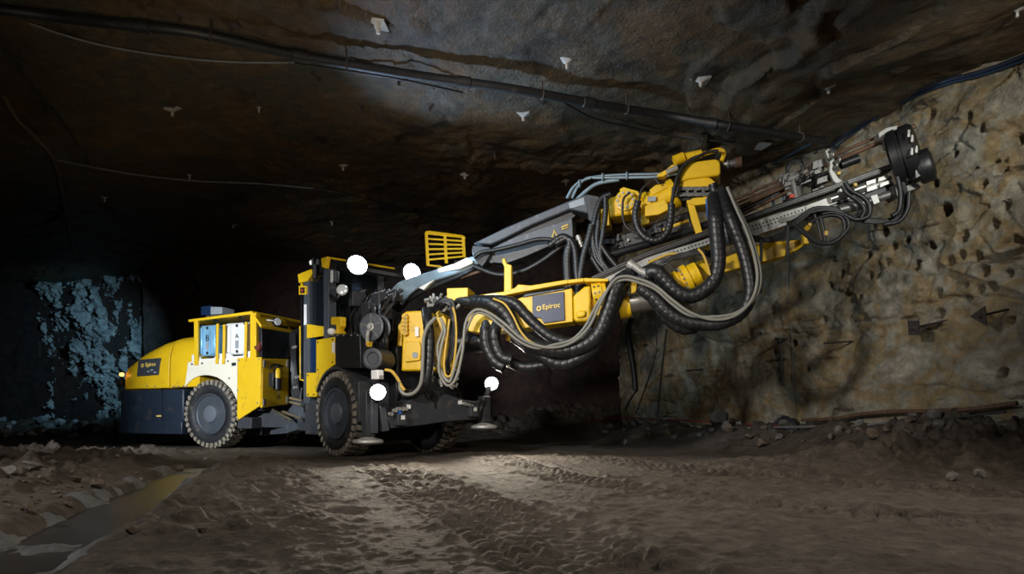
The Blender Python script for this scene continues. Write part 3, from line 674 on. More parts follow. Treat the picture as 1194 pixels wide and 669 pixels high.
post(295.0, 364.5, 417.5, 6.5, .0, 'canopy_post', YEL, dep=.12)
for x, y0, y1 in ((253.2, 377, 424), (261.0, 378, 424), (286.5, 375, 421)): post(x, y0, y1, 2.6, -.03, 'retaining_rail', YEL, lean=1.0, dep=.03)
u0 = RF.uz(223.5, 412, 0)[0]; u1 = RF.uz(291, 412, 0)[0]
tr = [(223.5,421.6),(223.5,413.6),(231,412.8),(234,418.5),(249,417.4),(254,412.2),(268,411.4),(271,415.4),(283,414.5),(286,409.5),(291.5,409),(291.5,416.8)]
part(MB().plate(RF, tr, .02, .05), 'battery_tray', WHITE, bevel=.004)
def pack(x0, x1, y0, y1, m, letter, lab):
    ua, z1 = RF.uz(x0, y0, .08); ub, _ = RF.uz(x1, y0, .08); z0 = RF.uz(x0, y1, .08)[1]
    bx = part(MB().fbox(RF, ua, ub, .08, 1.7, z0, z1), 'battery_pack', m, bevel=.05, label=lab)
    L = ub - ua; rb = MB()
    for f0, f1 in ((.06, .26), (.72, .94)): rb.fbox(RF, ua + L*f0, ua + L*f1, .05, .085, z0 + .04, z1 - .05)
    each(rb, 'pressed_rib', m, bx, bevel=.02)
    text_mesh(letter, .085, RF.w(ua + L*.49, .072, z1 - .42*(z1-z0)), RF.f, V3(0,0,1), .003, PRINT, 'letter', bx)
    st = MB(); st.fbox(RF, ua + L*.43, ua + L*.55, .07, .08, z1 - .80*(z1-z0), z1 - .56*(z1-z0)); part(st, 'printed_label', GREYP, bx)
    st = MB(); 
    for fz_ in (.10, .9): st.lathe(RF.w(ua + L*.49, .075, z1 - fz_*(z1-z0)), RF.a, [(-.008,.03),(.0,.03)], 10)
    each(st, 'port_cap', PRINT, bx)
pack(231.0, 253.5, 379.5, 415.5, BLUELIT, 'B', 'blue lit battery pack marked B')
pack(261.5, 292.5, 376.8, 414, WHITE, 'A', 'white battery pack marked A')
part(MB().plate(RF, [(231,374.5),(291,370),(291,377),(231,380.5)], .5, 1.4), 'underside_shade', BLACK)  # black box put in for the shade under the canopy
cb = MB()
for x, y in ((252, 374), (282, 371)):
    cb.tube([RF.p(x-4,y-1.5,.1), RF.p(x,y,.05), RF.p(x+3,y+3,.05), RF.p(x+3.5,y+7,.1)], .022, 8)
each(cb, 'power_cable', BLACK)
rh = MB()
for k in range(3):
    rh.tube([RF.p(297+1.3*k, 401+1.4*k, .12), RF.p(299.5+1.1*k, 406+1.0*k, -.02), RF.p(303.5, 404+1.5*k-3, .02), RF.p(305.4, 398+2*k, .12)], .035, 10)
each(rh, 'coiled_hose', REDH, label='red brown coiled hose')
sb = part(MB().plate(RF, [(245.5,357.4),(258.8,357.8),(258.8,366),(245.5,366.6)], .5, .35), 'roof_sensor', GREYP, bevel=.01)
part(MB().plate(RF, [(234.2,357.2),(245.4,356.2),(245.4,366.6),(234.2,367.4)], .5, .30), 'dark_glass', NAVYGL, sb, bevel=.008)
part(MB().fbox(RF, RF.uz(240,368,.55)[0], RF.uz(254,368,.55)[0], .55, .8, zRo-.0, RF.uz(240,366,.5)[1]), 'sensor_bracket', GREY, sb)
lq = P_(323.6, 375.3) + RF.f*(-.10)
vl = part(MB().lathe(lq, RF.f*.8 - RF.a*.2, [(0,.045),(.05,.085),(.12,.095),(.14,.09)], 20), 'visor_lamp', BLACK)
part(MB().lathe(lq + (RF.f*.8 - RF.a*.2)*.17, RF.f*.8 - RF.a*.2, [(0,.078),(.012,.07)], 20), 'lamp_lens', LENS, vl)
part(MB().tube([P_(316,372.5)-RF.f*.1, P_(319,374)+RF.f*.02, P_(323,376)-RF.f*.05], .018, 8), 'lamp_bracket', SIL, vl)

# ---- waist joint and under-frame between the axles
uf = MB()
uf.fbox(RF, .72, 1.9, .30, 1.8, .42, .74); uf.fbox(RF, .70, 1.05, .02, .5, .40, .62)
part(uf, 'rear_under_frame', GREY, bevel=.01)
fu = MB()
fu.fbox(FF, -2.0, -.75, .25, 1.85, .38, .66); fu.fbox(FF, -1.25, -.72, .06, .35, .33, .92)
part(fu, 'front_under_frame', GREY, bevel=.01)
sk = MB().plate(FF, [(283,497.5),(296,494.5),(300,497),(331,497.5),(333,493.5),(350,492.5),(366,489),(368,494),(352,499),(334,505),(300,507.5),(283,508)], .35, .25)
part(sk, 'step_beam', MGREY, bevel=.006)
st = MB().plate(FF, [(336,478),(346,466),(362,470),(366,486),(352,492),(344,488)], .22, .06); part(st, 'joint_plate', MGREY, bevel=.006)
rd = MB()
for a, bq in (((338.5,464),(353,467.5)), ((338.5,468.5),(352,472.5)), ((330,480),(352,488)), ((318,478),(340,490))): rd.cyl(FF.p(a[0],a[1],.2), FF.p(bq[0],bq[1],.16), .028, 10)
each(rd, 'steering_cylinder', CHR)
hz = MB()
for k in range(7):
    hz.tube([FF.p(312+3*k,476,.5+.05*k), FF.p(316+2.6*k,486+2*(k%3),.42), FF.p(330+3*k,488-2*k,.4), FF.p(346+k,470-3*k,.45)], .022, 8)
for k in range(5): hz.tube([FF.p(338+1.5*k,388,.7), FF.p(340+1.2*k,420,.62), FF.p(339+2*k,445,.6), FF.p(343+2*k,470,.6)], .020, 8)
each(hz, 'waist_hose', RUB)
fit = MB()
for x, y in ((316,491),(319,488),(323,490.5),(317,497),(322,499),(325,494),(342,405),(345,440),(343,452)): fit.cyl(FF.p(x,y,.38), FF.p(x+2.4,y-1,.36), .03, 8)
each(fit, 'hose_fitting', SIL)
part(MB().plate(FF, [(338,385),(348,383),(349,470),(337,474)], .75, .5), 'hose_guard', BLACK)

# ---- front half: cab
vc = .06
def fplate(pp, nm, m, v=vc, t=.06, parent=None, bevel=.006, label=None): return part(MB().plate(FF, pp, v, t), nm, m, parent, bevel, label)
uC1 = FF.uz(380, 400, vc)[0]; uC0 = FF.uz(351, 400, vc)[0]
fplate([(354.2,326),(360.2,324),(361,462),(361,470),(353.6,470)], 'cab_post', MGREY, vc - .01, .14)
fplate([(377.2,314),(383.2,313),(383.2,396),(377.4,396)], 'cab_post', MGREY, vc - .01, .14)
gl = fplate([(360.5,326),(377.3,318),(377.3,380),(360.5,378)], 'cab_window', GLASS, vc + .05, .012, bevel=0)
fplate([(354.4,355),(357.2,354.5),(357.2,378.5),(354.2,379)], 'height_sticker', WHITE, vc - .02, .008, bevel=0)
dp = fplate([(357.6,377.5),(376.8,380.6),(376.8,391.5),(357.6,394.5)], 'cab_door_rail', YEL, vc - .02, .07)
fplate([(348.8,380.4),(353.9,378.4),(353.9,444.5),(349.2,443)], 'cab_rear_strip', YEL, vc + .05, .2)
fplate([(350.2,415),(353.2,414.5),(353.2,434),(350.2,434)], 'warning_sticker', WHITE, vc + .04, .008, bevel=0)
fplate([(360.6,395),(368.4,394.2),(368.4,434),(360.6,434)], 'lower_window', NAVYGL, vc + .01, .03, bevel=0)
pan = fplate([(368.6,396.2),(390.4,392.6),(390.4,424.8),(385.5,428),(380.5,434),(375.5,442),(371.5,452),(368.6,462.5),(357.2,462.5),(357.2,434.6),(368.6,434.4)], 'cab_side_panel', YEL, vc - .03, .07)
each(bolts(MB(), FF, [(371,399),(388,396),(388,422),(371,431),(359.5,437.5),(359.5,460),(366,460)], vc-.03, .014), 'panel_bolt', GREY, pan)
fplate([(387.2,399),(389.9,398.5),(389.9,411),(387.2,411.5)], 'warning_sticker', WHITE, vc - .04, .008, bevel=0)
zt = FF.uz(377, 314, vc)[1]; zw = FF.uz(377, 392, vc)[1]
cabb = MB().fbox(FF, uC0, uC1, 1.05, 1.12, 1.3, zt).fbox(FF, uC0 - .02, uC0 + .04, vc, 1.12, 1.3, zt); part(cabb, 'cab_rear_wall', BLACK)
part(MB().fbox(FF, uC0, uC1 + .15, vc + .04, 1.12, .7, 1.62), 'cab_body', BLACK, bevel=.02)
part(MB().fbox(FF, uC1 + .015, uC1 + .03, vc + .1, 1.05, zw, zt), 'windscreen', GLASS)
part(MB().fbox(FF, uC1 - .04, uC1 + .06, 1.02, 1.14, zw - .1, zt), 'cab_post', MGREY, bevel=.01)
seat = part(MB().fbox(FF, uC0 + .2, uC0 + .65, .35, .85, 1.62, 1.78).fbox(FF, uC0 + .18, uC0 + .32, .36, .84, 1.7, 2.5), 'operator_seat', BLACK, bevel=.05)
part(MB().fbox(FF, uC0 + .75, uC0 + .9, .2, .95, 1.62, 2.05), 'dashboard', GREY, bevel=.04)
zr = FF.uz(363, 314, vc)[1]
roof = part(MB().prism([FF.p(358,322,vc), FF.p(364,312.5,vc), FF.p(376,306,vc), FF.p(380,306,vc), FF.p(379.5,316,vc), FF.p(362,322,vc)], FF.a*1.2), 'cab_roof', BLACK, bevel=.01)
fplate([(347,319.6),(362.6,313.6),(366,316.2),(358,327.6),(348.2,330)], 'roof_corner', YEL, vc - .04, .22, roof)
fr_ = FF.uz(378, 300, vc)[0]
vis = part(MB().plate(FF, [(374.4,301.2),(381.6,299),(379.4,312.8),(375,311.2)], vc - .03, .07), 'roof_visor', YEL, roof, bevel=.008)
part(MB().prism([FF.p(374.6,301.2,vc), FF.p(381.6,299,vc), FF.p(381.3,301,vc), FF.p(374.6,303,vc)], FF.a*1.3), 'visor_lip', YEL, roof)
part(MB().prism([FF.p(380.8,301.4,vc), FF.p(379.0,312.4,vc), FF.p(375.5,311,vc), FF.p(375.5,303,vc)], FF.a*1.25), 'visor_grille', BLACK, roof)
an = MB().cyl(FF.p(365,313,.15), FF.p(365,301,.15), .02, 8).cyl(FF.p(367.5,325,.0), FF.p(367.3,309,.0), .045, 12).cyl(FF.p(371,309,.2), FF.p(371,303,.2), .05, 12)
each(an, 'roof_antenna', BLACK)
part(MB().lathe(FF.p(363,309,.14), V3(0,0,1), [(0,.03),(.06,.04),(.09,.0201)], 12), 'roof_beacon', LENS)
sl = part(MB().plate(FF, [(348.4,333.2),(356.6,333),(356.6,343.2),(348.4,343.4)], .02, .05).plate(FF, [(350.2,330),(352,330),(352,334),(350.2,334)], .03, .03), 'side_lamp_frame', YEL, bevel=.004)
part(MB().plate(FF, [(350,335),(355,334.9),(355,341.6),(350,341.8)], .015, .02), 'lamp_face', BLACK, sl)
part(MB().lathe(FF.p(352.4,338.4,.012), FF.a, [(-.01,.02),(0,.028)], 12), 'red_lens', RIMRED, sl)
wl = part(MB().plate(FF, [(383.6,315.6),(390.6,315.2),(390.6,329),(383.4,329.4)], .0, .08), 'cab_light_bar', GREY, bevel=.015)
for k in range(3): part(MB().lathe(FF.p(387, 318 + 4.2*k, -.002), -FF.a, [(0,.047),(.012,.043),(.02,.02)], 14), 'lens', LENS, wl)
rl = part(MB().lathe(FF.p(399,338,.12), FF.f*.7 - FF.a*.55 + V3(0,0,.15), [(-.14,.03),(-.10,.09),(0.0,.105),(.01,.10)], 20), 'round_cab_lamp', BLACK)
ld = FF.f*.7 - FF.a*.55 + V3(0,0,.15); ld = ld/np.linalg.norm(ld)
part(MB().lathe(FF.p(399,338,.12) + ld*.008, ld, [(0,.094),(.02,.08),(.03,.04)], 18), 'lens', LENS, rl)
part(MB().tube([FF.p(383,340,.1), FF.p(388,349,.08), FF.p(394,347,.1), FF.p(397,340,.14)], .035, 10), 'lamp_arm', BLACK, rl)
yb = MB().plate(FF, [(386,369.4),(397,369.2),(397,379.8),(394.6,384.5),(397.4,387.4),(396.8,389.2),(389.5,389),(392,384),(391.8,378.6),(386,378.4)], .02, .10); part(yb, 'mirror_bracket', YEL, bevel=.006)
part(MB().lathe(FF.p(386.6,386.4,-.02) + V3(0,0,-.06), V3(0,0,1), [(0,.02),(.02,.055),(.06,.07),(.10,.055),(.115,.02)], 16), 'white_globe', WHITE)

# ---- front half: fender, machinery behind the cab
bf = fplate([(390.8,389.4),(419.5,389.2),(420.8,429),(390.8,429.4)], 'fender_box', BLACK, -.01, .5, bevel=.012)
each(bolts(MB(), FF, [(394,391),(401,390.8),(410,390.8),(417.5,391)], -.01, .013), 'fender_bolt', SIL, bf)
ar = MB(); N = 14; a0, a1 = R(18), R(150); so = []
for rr in (.72, .76):
    for k in range(N + 1):
        t = a0 + (a1 - a0)*k/N; so.append((math.cos(t)*rr, .685 + math.sin(t)*rr))
ring = so[:N+1] + so[N+1:][::-1]
ar.prism([FF.w(u, -.02, z) for u, z in ring], FF.a*.5)
part(ar, 'front_mudguard', GREY, sharp=20)
vs_ = FF.w(.75, -.01, .0)
part(MB().fbox(FF, .70, .76, .0, .55, .55, 1.18), 'mudguard_flap', GREY, bevel=.01)
blk = MB().fbox(FF, -.2, .95, .55, 1.75, .75, 1.75).fbox(FF, -.3, .5, .75, 1.8, 1.75, 2.35)
part(blk, 'front_frame', BLACK, bevel=.03)
mc = MB(); rsm = np.random.RandomState(3)
for k in range(16):
    u = rsm.uniform(-.1, .75); v = rsm.uniform(.3, .8); z = rsm.uniform(1.75, 2.6); s = rsm.uniform(.05, .16, 3); mc.fbox(FF, u-s[0], u+s[0], v-s[1], v+s[1], z-s[2], z+s[2])
each(mc, 'valve_block', GREY, bevel=.012)
mh = MB()
for k in range(16):
    x = 398 + 3.4*k; mh.tube([FF.p(x-6,425-.6*k,.35), FF.p(x+2,400,.25), FF.p(x+rsm.uniform(-6,6),372,.3), FF.p(x+rsm.uniform(0,16),350,.5), FF.p(x+12+rsm.uniform(0,14),338,.7)], .026, 8)
each(mh, 'frame_hose', RUB)
# hose reel: two flanges on one axle
ra = (FF.f*.45 - FF.a*.9); ra = ra/np.linalg.norm(ra); c = FF.p(433, 381, .08)
rl_ = MB()
for o_ in (0, -.20): rl_.lathe(c + ra*o_, ra, [(-.012,.03),(-.012,.195),(0,.212),(.012,.195),(.014,.18),(.006,.17),(.006,.03)], 36)
re = part(rl_, 'hose_reel', MGREY)
part(MB().lathe(c - ra*.20, ra, [(0,.13),(.19,.13)], 28), 'wound_hose', RUB, re)
part(MB().lathe(c, ra, [(-.02,.06),(.03,.06),(.035,.035),(.06,.03)], 16), 'axle', SIL, re)
sp2 = MB()
for k in range(5):
    q = 2*math.pi*k/5 + .3; e1 = np.cross(ra, V3(0,0,1)); e1 /= np.linalg.norm(e1); d = e1*math.cos(q) + V3(0,0,1)*math.sin(q); sp2.beam(c + ra*.01 + d*.05, c + ra*.01 + d*.2, .03, .012, ra)
each(sp2, 'spoke', STEEL, re)
part(MB().tube([FF.p(428.5,402,.02), FF.p(428.5,392,.0), FF.p(429.5,385,.0)], .03, 10), 'reel_valve', SIL, re)
part(MB().plate(FF, [(427,398),(431,398),(430,404),(427.5,404)], -.02, .05), 'valve_grip', YELD, re)
# exhaust duct, open toward the viewer
da = (FF.f*.55 - FF.a*.85); da = da/np.linalg.norm(da); c = FF.p(434, 418, -.02)
part(MB().lathe(c, -da, [(.02,.085),(.0,.09),(-.01,.12),(.0,.158),(.05,.16),(.42,.17),(.46,.12)], 32), 'exhaust_duct', GREY)
wb = fplate([(432.4,431.4),(440.4,431),(440.4,442),(432.4,442.4)], 'white_junction_box', WHITE, -.18, .1, bevel=.01)
fplate([(440.6,437),(442.8,437),(442.8,442),(440.6,442)], 'box_gland', SIL, -.16, .05, wb)

# ---- front half: dozer plate, jacks, head lamps
uP = FF.uz(447, 480, 0)[0] + .02
PF = lambda px, py, du=0.0: FF.w(uP + du, *FF.vz(px, py, uP + du))
plp = [(452,486),(464,478),(475,469),(487,459),(500,454),(512,456),(536,465),(551,467.6),(560,468.6),(556,488.7),(520,491.5),(490,496),(456,499.6)]
fp = part(MB().prism([PF(*q) for q in plp], -FF.f*.30), 'front_plate', GREY, bevel=.012)
part(MB().lathe(PF(506.5,463.6), FF.f, [(0,.07),(.012,.07),(.012,.045)], 24), 'boss', BLACK, fp)
part(MB().box(PF(507,469)+FF.f*.01, FF.f*.008, FF.a*.012, V3(0,0,.09)), 'seam_rib', BLACK, fp)
def jack(px, y0, y1, py, du):
    t = PF(px, y0, du); q = PF(px, y1, du); j = part(MB().beam(t, q, .15, .15, FF.f), 'stabiliser_leg', GREY, bevel=.01)
    z = PF(px, py, du)[2]; c = np.array([q[0], q[1], max(z, .05)])
    part(MB().cyl(q + V3(0,0,.02), c, .05, 16), 'jack_rod', STEEL, j)
    part(MB().lathe(c + V3(0,0,-.03), V3(0,0,1), [(0,.20),(.02,.22),(.05,.21),(.09,.08),(.10,.05)], 28), 'foot_plate', SIL, j)
jack(429.5, 455, 508, 514.5, -.12); jack(564.5, 462, 492, 497.5, .0)
pt_ = MB().prism([PF(433.5,466), PF(441.5,466), PF(441,505), PF(433.5,505)], -FF.f*.2).prism([PF(443,473), PF(450,475), PF(454.5,502), PF(447,503)], -FF.f*.15)
each(pt_, 'jack_guard', MGREY, bevel=.008)
part(MB().prism([PF(556,468), PF(562,466), PF(560,480), PF(557,488)], -FF.f*.12), 'jack_guard', MGREY, bevel=.008)
part(MB().tube([PF(558,486,.02), PF(559,478,.05), PF(562,472,.05), PF(567,462,.0), PF(570,452,-.05)], .05, 10), 'jack_hose', RUB)
for x, y in ((465.5, 489), (549.5, 479.5)):
    bx = part(MB().box(PF(x, y) + FF.f*.05, FF.f*.05, FF.a*.08, V3(0,0,.085)), 'sensor_box', GREY, bevel=.008)
    part(MB().box(PF(x, y-2.5) + FF.f*.104, FF.f*.004, FF.a*.03, V3(0,0,.03)), 'white_sticker', WHITE, bx)
lb = MB()
for x, y, s in ((476,474,.03),(536,469,.03),(541,471,.022),(545,472,.02)): lb.box(PF(x, y) + FF.f*.012, FF.f*.012, FF.a*s, V3(0,0,s))
each(lb, 'reflector', WHITE, fp)
vb = MB()
for x, y in ((454,482.5),(459,478.5),(463,476.5),(467,477),(471,476.5),(540,470.5),(544,471.6),(548,473)): vb.cyl(PF(x, y), PF(x, y) + FF.f*.07, .028, 10)
each(vb, 'hydraulic_coupling', SIL, fp)
part(MB().box(PF(463.5,481) + FF.f*.05, FF.f*.03, FF.a*.02, V3(0,0,.02)), 'blue_cap', LBLUE, fp)
def headlamp(px, py, d, m, nm, rad, lab, col, energy, tgt, deg):
    c = W(px, py, d); dr = V3(*tgt) - c; dr /= np.linalg.norm(dr); ln = V3(0, 0, EYE) - c; ln /= np.linalg.norm(ln)
    f = dr*.5 + ln*.6; f /= np.linalg.norm(f)
    h = part(MB().lathe(c - f*.12, f, [(0,rad*.5),(.03,rad*.95),(.11,rad*1.12),(.13,rad*1.08)], 24), nm, BLACK)
    part(MB().lathe(c + f*.004, f, [(0,rad),(.02,rad*.85),(.03,rad*.4)], 24), 'lamp_lens', m, h, label=lab)
    part(MB().beam(c - f*.1 + V3(0,0,-.03), c - f*.12 + V3(0,0,-.16), .05, .03, f), 'lamp_bracket', BLACK, h)
    spot('beam', tuple(c + f*.07), tgt, deg, energy, col, 1.0, .05)
headlamp(440.5, 457, 9.65, LAMPW, 'head_lamp', .115, 'lit warm white lens', (1.0, .88, .72), 300, (-.5, 7.2, 0), 96)
headlamp(573.0, 447, 11.25, LAMPW, 'head_lamp', .115, 'lit warm white lens', (1.0, .88, .72), 420, (.9, 8.7, 0), 96)
headlamp(416.5, 309, 11.3, LAMPC, 'work_lamp', .17, 'lit cool white lens', (.45, .66, 1.0), 560, (-.4, 9.2, 5.4), 72)
headlamp(480, 318, 11.6, LAMPC, 'work_lamp', .16, 'lit cool white lens', (.45, .72, 1.0), 300, (1.0, 10.1, 3.9), 96)
part(MB().beam(FF.p(396,305,.5), W(416.5,313,11.45), .06, .06).beam(W(416.5,313,11.5), W(480,324,11.8), .06, .06), 'lamp_rail', BLACK)

# ---- boom root casting in front of the plate
def nplate(pp, nm, m, v=0.0, t=.3, parent=None, bevel=.01, fr=None, label=None): return part(MB().plate(fr or NB, pp, v, t), nm, m, parent, bevel, label)
rc = nplate([(470,364),(474,362.5),(488,362),(499,360),(512,363),(520,368),(520,425),(512,432),(467.5,432.5),(468,420)], 'boom_root', YEL, .25, .7, bevel=.03)
nplate([(472.5,398),(489,397.5),(491,405),(489.5,420),(472.5,422)], 'cover_plate', YEL, .21, .05, rc)
cy = MB()
for k in range(5): q = NB.p(473.5, 369.5 + 4.6*k, .25); cy.cyl(q, q - NB.f*.0 - NB.a*.07, .05, 14)
each(cy, 'root_bolt', YELD, rc, bevel=.006)
part(MB().lathe(NB.p(484,414,.21), -NB.a, [(0,.05),(.012,.045)], 14), 'gauge', GREYP, rc)
part(MB().plate(NB, [(484,381),(488,381),(488,392),(484,392)], .2, .06), 'white_sticker', WHITE, rc)
nplate([(464,380),(468.5,372),(468.5,410),(463,405)], 'side_lug', YELD, .4, .3, rc)
nplate([(498,372),(516,366),(520,372),(520,395),(505,420),(498,428)], 'inner_root', YELD, .15, .3, rc)
part(MB().cyl(NB.p(520,400,.6), NB.p(580,398,.6), .17, 24), 'slew_cylinder', BLACK)
nplate([(590,388),(597,383),(600,388),(594,398),(589,396)], 'yoke', YEL, .35, .2)
# clutter of fittings on the boom root
ft = MB(); r0 = np.random.RandomState(8)
for k in range(26):
    x = r0.uniform(497, 534); y = r0.uniform(345, 366); q = NB.p(x, y, r0.uniform(-.1, .3)); d = r0.normal(size=3); d /= np.linalg.norm(d); ft.cyl(q - d*.04, q + d*.05, .022, 8)
for k in range(18):
    x = r0.uniform(500, 535); y = r0.uniform(425, 452); q = NB.p(x, y, r0.uniform(.0, .3)); d = r0.normal(size=3); d /= np.linalg.norm(d); ft.cyl(q - d*.03, q + d*.04, .018, 8)
each(ft, 'hose_fitting', SIL)

# ---- lower boom
boom = nplate([(545,366),(575,360),(608,346.5),(620,345),(667,336),(668,375),(640,378.5),(600,384),(560,388),(546,386)], 'lower_boom', YEL, .0, .42)
lp2 = nplate([(620.6,345.2),(657.4,339.8),(658.4,373),(634,376.6),(631,371),(620.8,369)], 'name_plate', LOGO, -.035, .04, bevel=.004)
ex = NB.p(657.4,339.8) - NB.p(620.6,345.2); q = NB.p(642.9,357.4,-.045)
text_mesh('Epiroc', NB.uz(653,358,-.04)[0] - NB.uz(632.4,358,-.04)[0], q, ex, V3(0,0,1), .004, GOLD, 'lettering', lp2, bold=.012)
hx = MB(); c = NB.p(628.4,359.6,-.042); exn = ex/np.linalg.norm(ex); R2 = .040
for k in range(6):
    a0 = math.pi/6 + k*math.pi/3; a1 = a0 + math.pi/3; A = [c + exn*math.cos(t)*r_ + V3(0,0,1)*math.sin(t)*r_ for t, r_ in ((a0,R2),(a1,R2),(a1,R2*.5),(a0,R2*.5))]
    hx.prism(A, -NB.a*.008)
part(hx, 'emblem', GOLD, lp2)
nplate([(609,346.6),(658,337.8),(658,335.6),(612,342.8)], 'cover_lip', MGREY, -.02, .4)
rail = nplate([(521,350.4),(536,345.6),(554,344.4),(588,339.6),(600,335.6),(604,331.4),(619,332.6),(662,325.6),(662,330.4),(622,337.8),(606,340.6),(588,344.5),(556,349.4),(537,351.5),(524,353.5)], 'hose_rail', YEL, .05, .16)
nplate([(521,336),(545.5,335.2),(545.5,350.5),(521,351)], 'control_box', YEL, .02, .4, bevel=.008)
nplate([(585.4,301.5),(588.6,300.8),(590.6,307),(596.4,309),(596.4,340),(587.6,341),(587.8,310.5),(585.6,306.5)], 'hose_post', YEL, .1, .1)
nplate([(681,323.8),(710,324.8),(709,328),(681,328.4)], 'rail_end', YEL, .0, .3)
nplate([(662,326),(681,323.8),(681,328),(662,330.5)], 'rail_middle', YEL, .05, .16)
nplate([(668,345),(681,334),(688.5,332.5),(689,370),(684,374.5),(670,374.8),(668.5,370.5)], 'boom_knuckle', YEL, -.02, .46, bevel=.03)
nplate([(671.5,362),(683,361),(683,369),(672,371)], 'knuckle_boss', YEL, -.07, .1, bevel=.03)
fa = NB.p(692,345,.2); fb = NB.p(702,343,.2); flg = part(MB().lathe(fa, fb - fa, [(0,.16),(0,.205),(.14,.205),(.14,.19),(.2,.185)], 32), 'boom_flange', YEL)
bm_ = MB(); dd = (fb - fa)/np.linalg.norm(fb - fa); e1 = np.cross(dd, V3(0,0,1)); e1 /= np.linalg.norm(e1); e2 = np.cross(dd, e1)
for k in range(14):
    q = 2*math.pi*k/14
    for t in (.04, .10): bm_.cyl(fa + dd*t + (e1*math.cos(q) + e2*math.sin(q))*.20, fa + dd*t + (e1*math.cos(q) + e2*math.sin(q))*.218, .016, 6)
each(bm_, 'flange_bolt', STEEL, flg)
nplate([(689,348),(708,344),(712,356),(702,366),(689,370)], 'boom_core', YELD, .1, .25)
# bright telescopic tube and its yellow ring
ta = NB.p(724,356,.22); tb = NB.p(770,348,.22)
part(MB().cyl(ta, tb, .145, 32), 'telescopic_tube', CHR)
part(MB().lathe(NB.p(722,358,.22), tb - ta, [(0,.12),(.0,.175),(.12,.175),(.16,.16)], 32), 'tube_ring', YEL)
nplate([(736,327),(743,326),(742,340),(736,342)], 'hose_bracket', YEL, -.05, .08)
part(MB().cyl(NB.p(768,347,.25), NB.p(800,334,.25), .12, 24), 'inner_tube', STEEL)
ga = NB.p(796,328,.25); gb = NB.p(812,320,.25); rot = part(MB().lathe(ga, gb - ga, [(-.12,.10),(-.10,.185),(-.04,.185),(-.035,.155),(.02,.155),(.025,.215),(.10,.215),(.11,.18),(.24,.18)], 36), 'feed_rotator', YEL)
bm_ = MB(); dd = (gb - ga)/np.linalg.norm(gb - ga); e1 = np.cross(dd, V3(0,0,1)); e1 /= np.linalg.norm(e1); e2 = np.cross(dd, e1)
for k in range(16):
    q = 2*math.pi*k/16; bm_.cyl(ga + dd*.0 + (e1*math.cos(q) + e2*math.sin(q))*.188, ga + dd*.03 + (e1*math.cos(q) + e2*math.sin(q))*.188, .017, 6)
each(bm_, 'rotator_bolt', SIL, rot)
nplate([(805,308),(822,301),(830,318),(828,330),(818,336),(806,334)], 'rotator_housing', YEL, .3, .3, bevel=.03)

# ---- feed cradle and feed
crd = nplate([(826,336),(843,317.5),(886,306),(915.6,298.4),(918.4,280),(890,283),(845,300),(822,310)], 'feed_cradle', YEL, .22, .26, fr=FD)
nplate([(915,297),(930,291.5),(941,283.5),(941,278),(917,281)], 'cradle_end', YELD, .26, .2, crd, fr=FD)
nplate([(936,268),(944,258),(947,262),(941,276),(944,284),(938,284)], 'cradle_horn', YELD, .02, .12, crd, fr=FD)
def fpl(pp, nm, m, v=0.0, t=.05, parent=None, bevel=.004, label=None): return part(MB().plate(FD, pp, v, t), nm, m, parent, bevel, label)
web = fpl([(700,325),(752,300.5),(814,281.5),(862,265),(900,251),(938,239.6),(940,247),(921,252.5),(918,258),(890,268.5),(868,275),(866,271),(814,289),(756,308),(706,331)], 'feed_beam', SIL, .0, .16)
hl = MB()
for k in range(44):
    for r_ in (0, 1):
        x = 757 + 4.15*k + 1.8*r_; y = 302.5 - (x-757)*.331 + 1.3 + 4.2*r_
        if x < 936 and not (816 < x < 866 and False): q = FD.p(x, y, -.001); hl.cyl(q, q - FD.a*.004, .013, 8)
each(hl, 'beam_hole', BLACK, web)
fpl([(868,275),(890,268.5),(917,258.3),(917.6,262),(905,266.5),(890,271),(872,279.5)], 'lower_flange', SIL, -.03, .2, web)
fpl([(909,254.5),(921,252),(943,243.8),(943,248),(922,257),(910,260)], 'flange_grip', STEEL, -.02, .2, web)
rl2 = MB().plate(FD, [(690,322),(752,293.5),(838,263),(900,240.2),(960,219),(1039,190.6),(1041,197.5),(962,225.8),(900,247),(838,270.5),(752,301),(692,330)], -.015, .19); tr_ = part(rl2, 'slide_rail', RUB, bevel=.006)
for off in (1.9, 4.1):
    b = MB().prism([FD.p(690,321.5+off,-.02), FD.p(752,294+off,-.02), FD.p(838,263.2+off,-.02), FD.p(1039,190.8+off,-.02), FD.p(1039,191.6+off,-.02), FD.p(838,264+off,-.02), FD.p(752,294.8+off,-.02), FD.p(690,322.4+off,-.02)], -FD.a*.014)
    part(b, 'wear_strip', STEEL, tr_)
fpl([(938,240),(1040,203.4),(1042,213.4),(1020,221.5),(975,237),(941,248)], 'front_web', SIL, .02, .14)
for x0, y0, x1, y1 in ((1010,211.5,1021,208),(1024,207,1036,203.5),(1011,219,1022,215),(1026,213.5,1037,209.5)): fpl([(x0,y0),(x1,y1),(x1+.6,y1+4.6),(x0+.6,y0+4.8)], 'guide_block', CHR, -.05, .08)
part(MB().cyl(FD.p(968,232.6,-.03), FD.p(998,221.5,-.03), .05, 18).cyl(FD.p(998,221.5,-.03), FD.p(1008,218,-.03), .062, 18), 'feed_cylinder', CHR)
fpl([(940,249),(1042,213.5),(1043,219.5),(1000,236),(942,255)], 'lower_rail', BLACK, .05, .14)
part(MB().cyl(FD.p(978,245.5,.02), FD.p(1010,236,.02), .075, 20).cyl(FD.p(1010,236,.02), FD.p(1050,222.5,.02), .055, 18), 'lower_cylinder', STEEL)
fpl([(1015,228.5),(1023,226),(1026,235.5),(1019,238.5)], 'cylinder_clamp', SIL, -.05, .15)
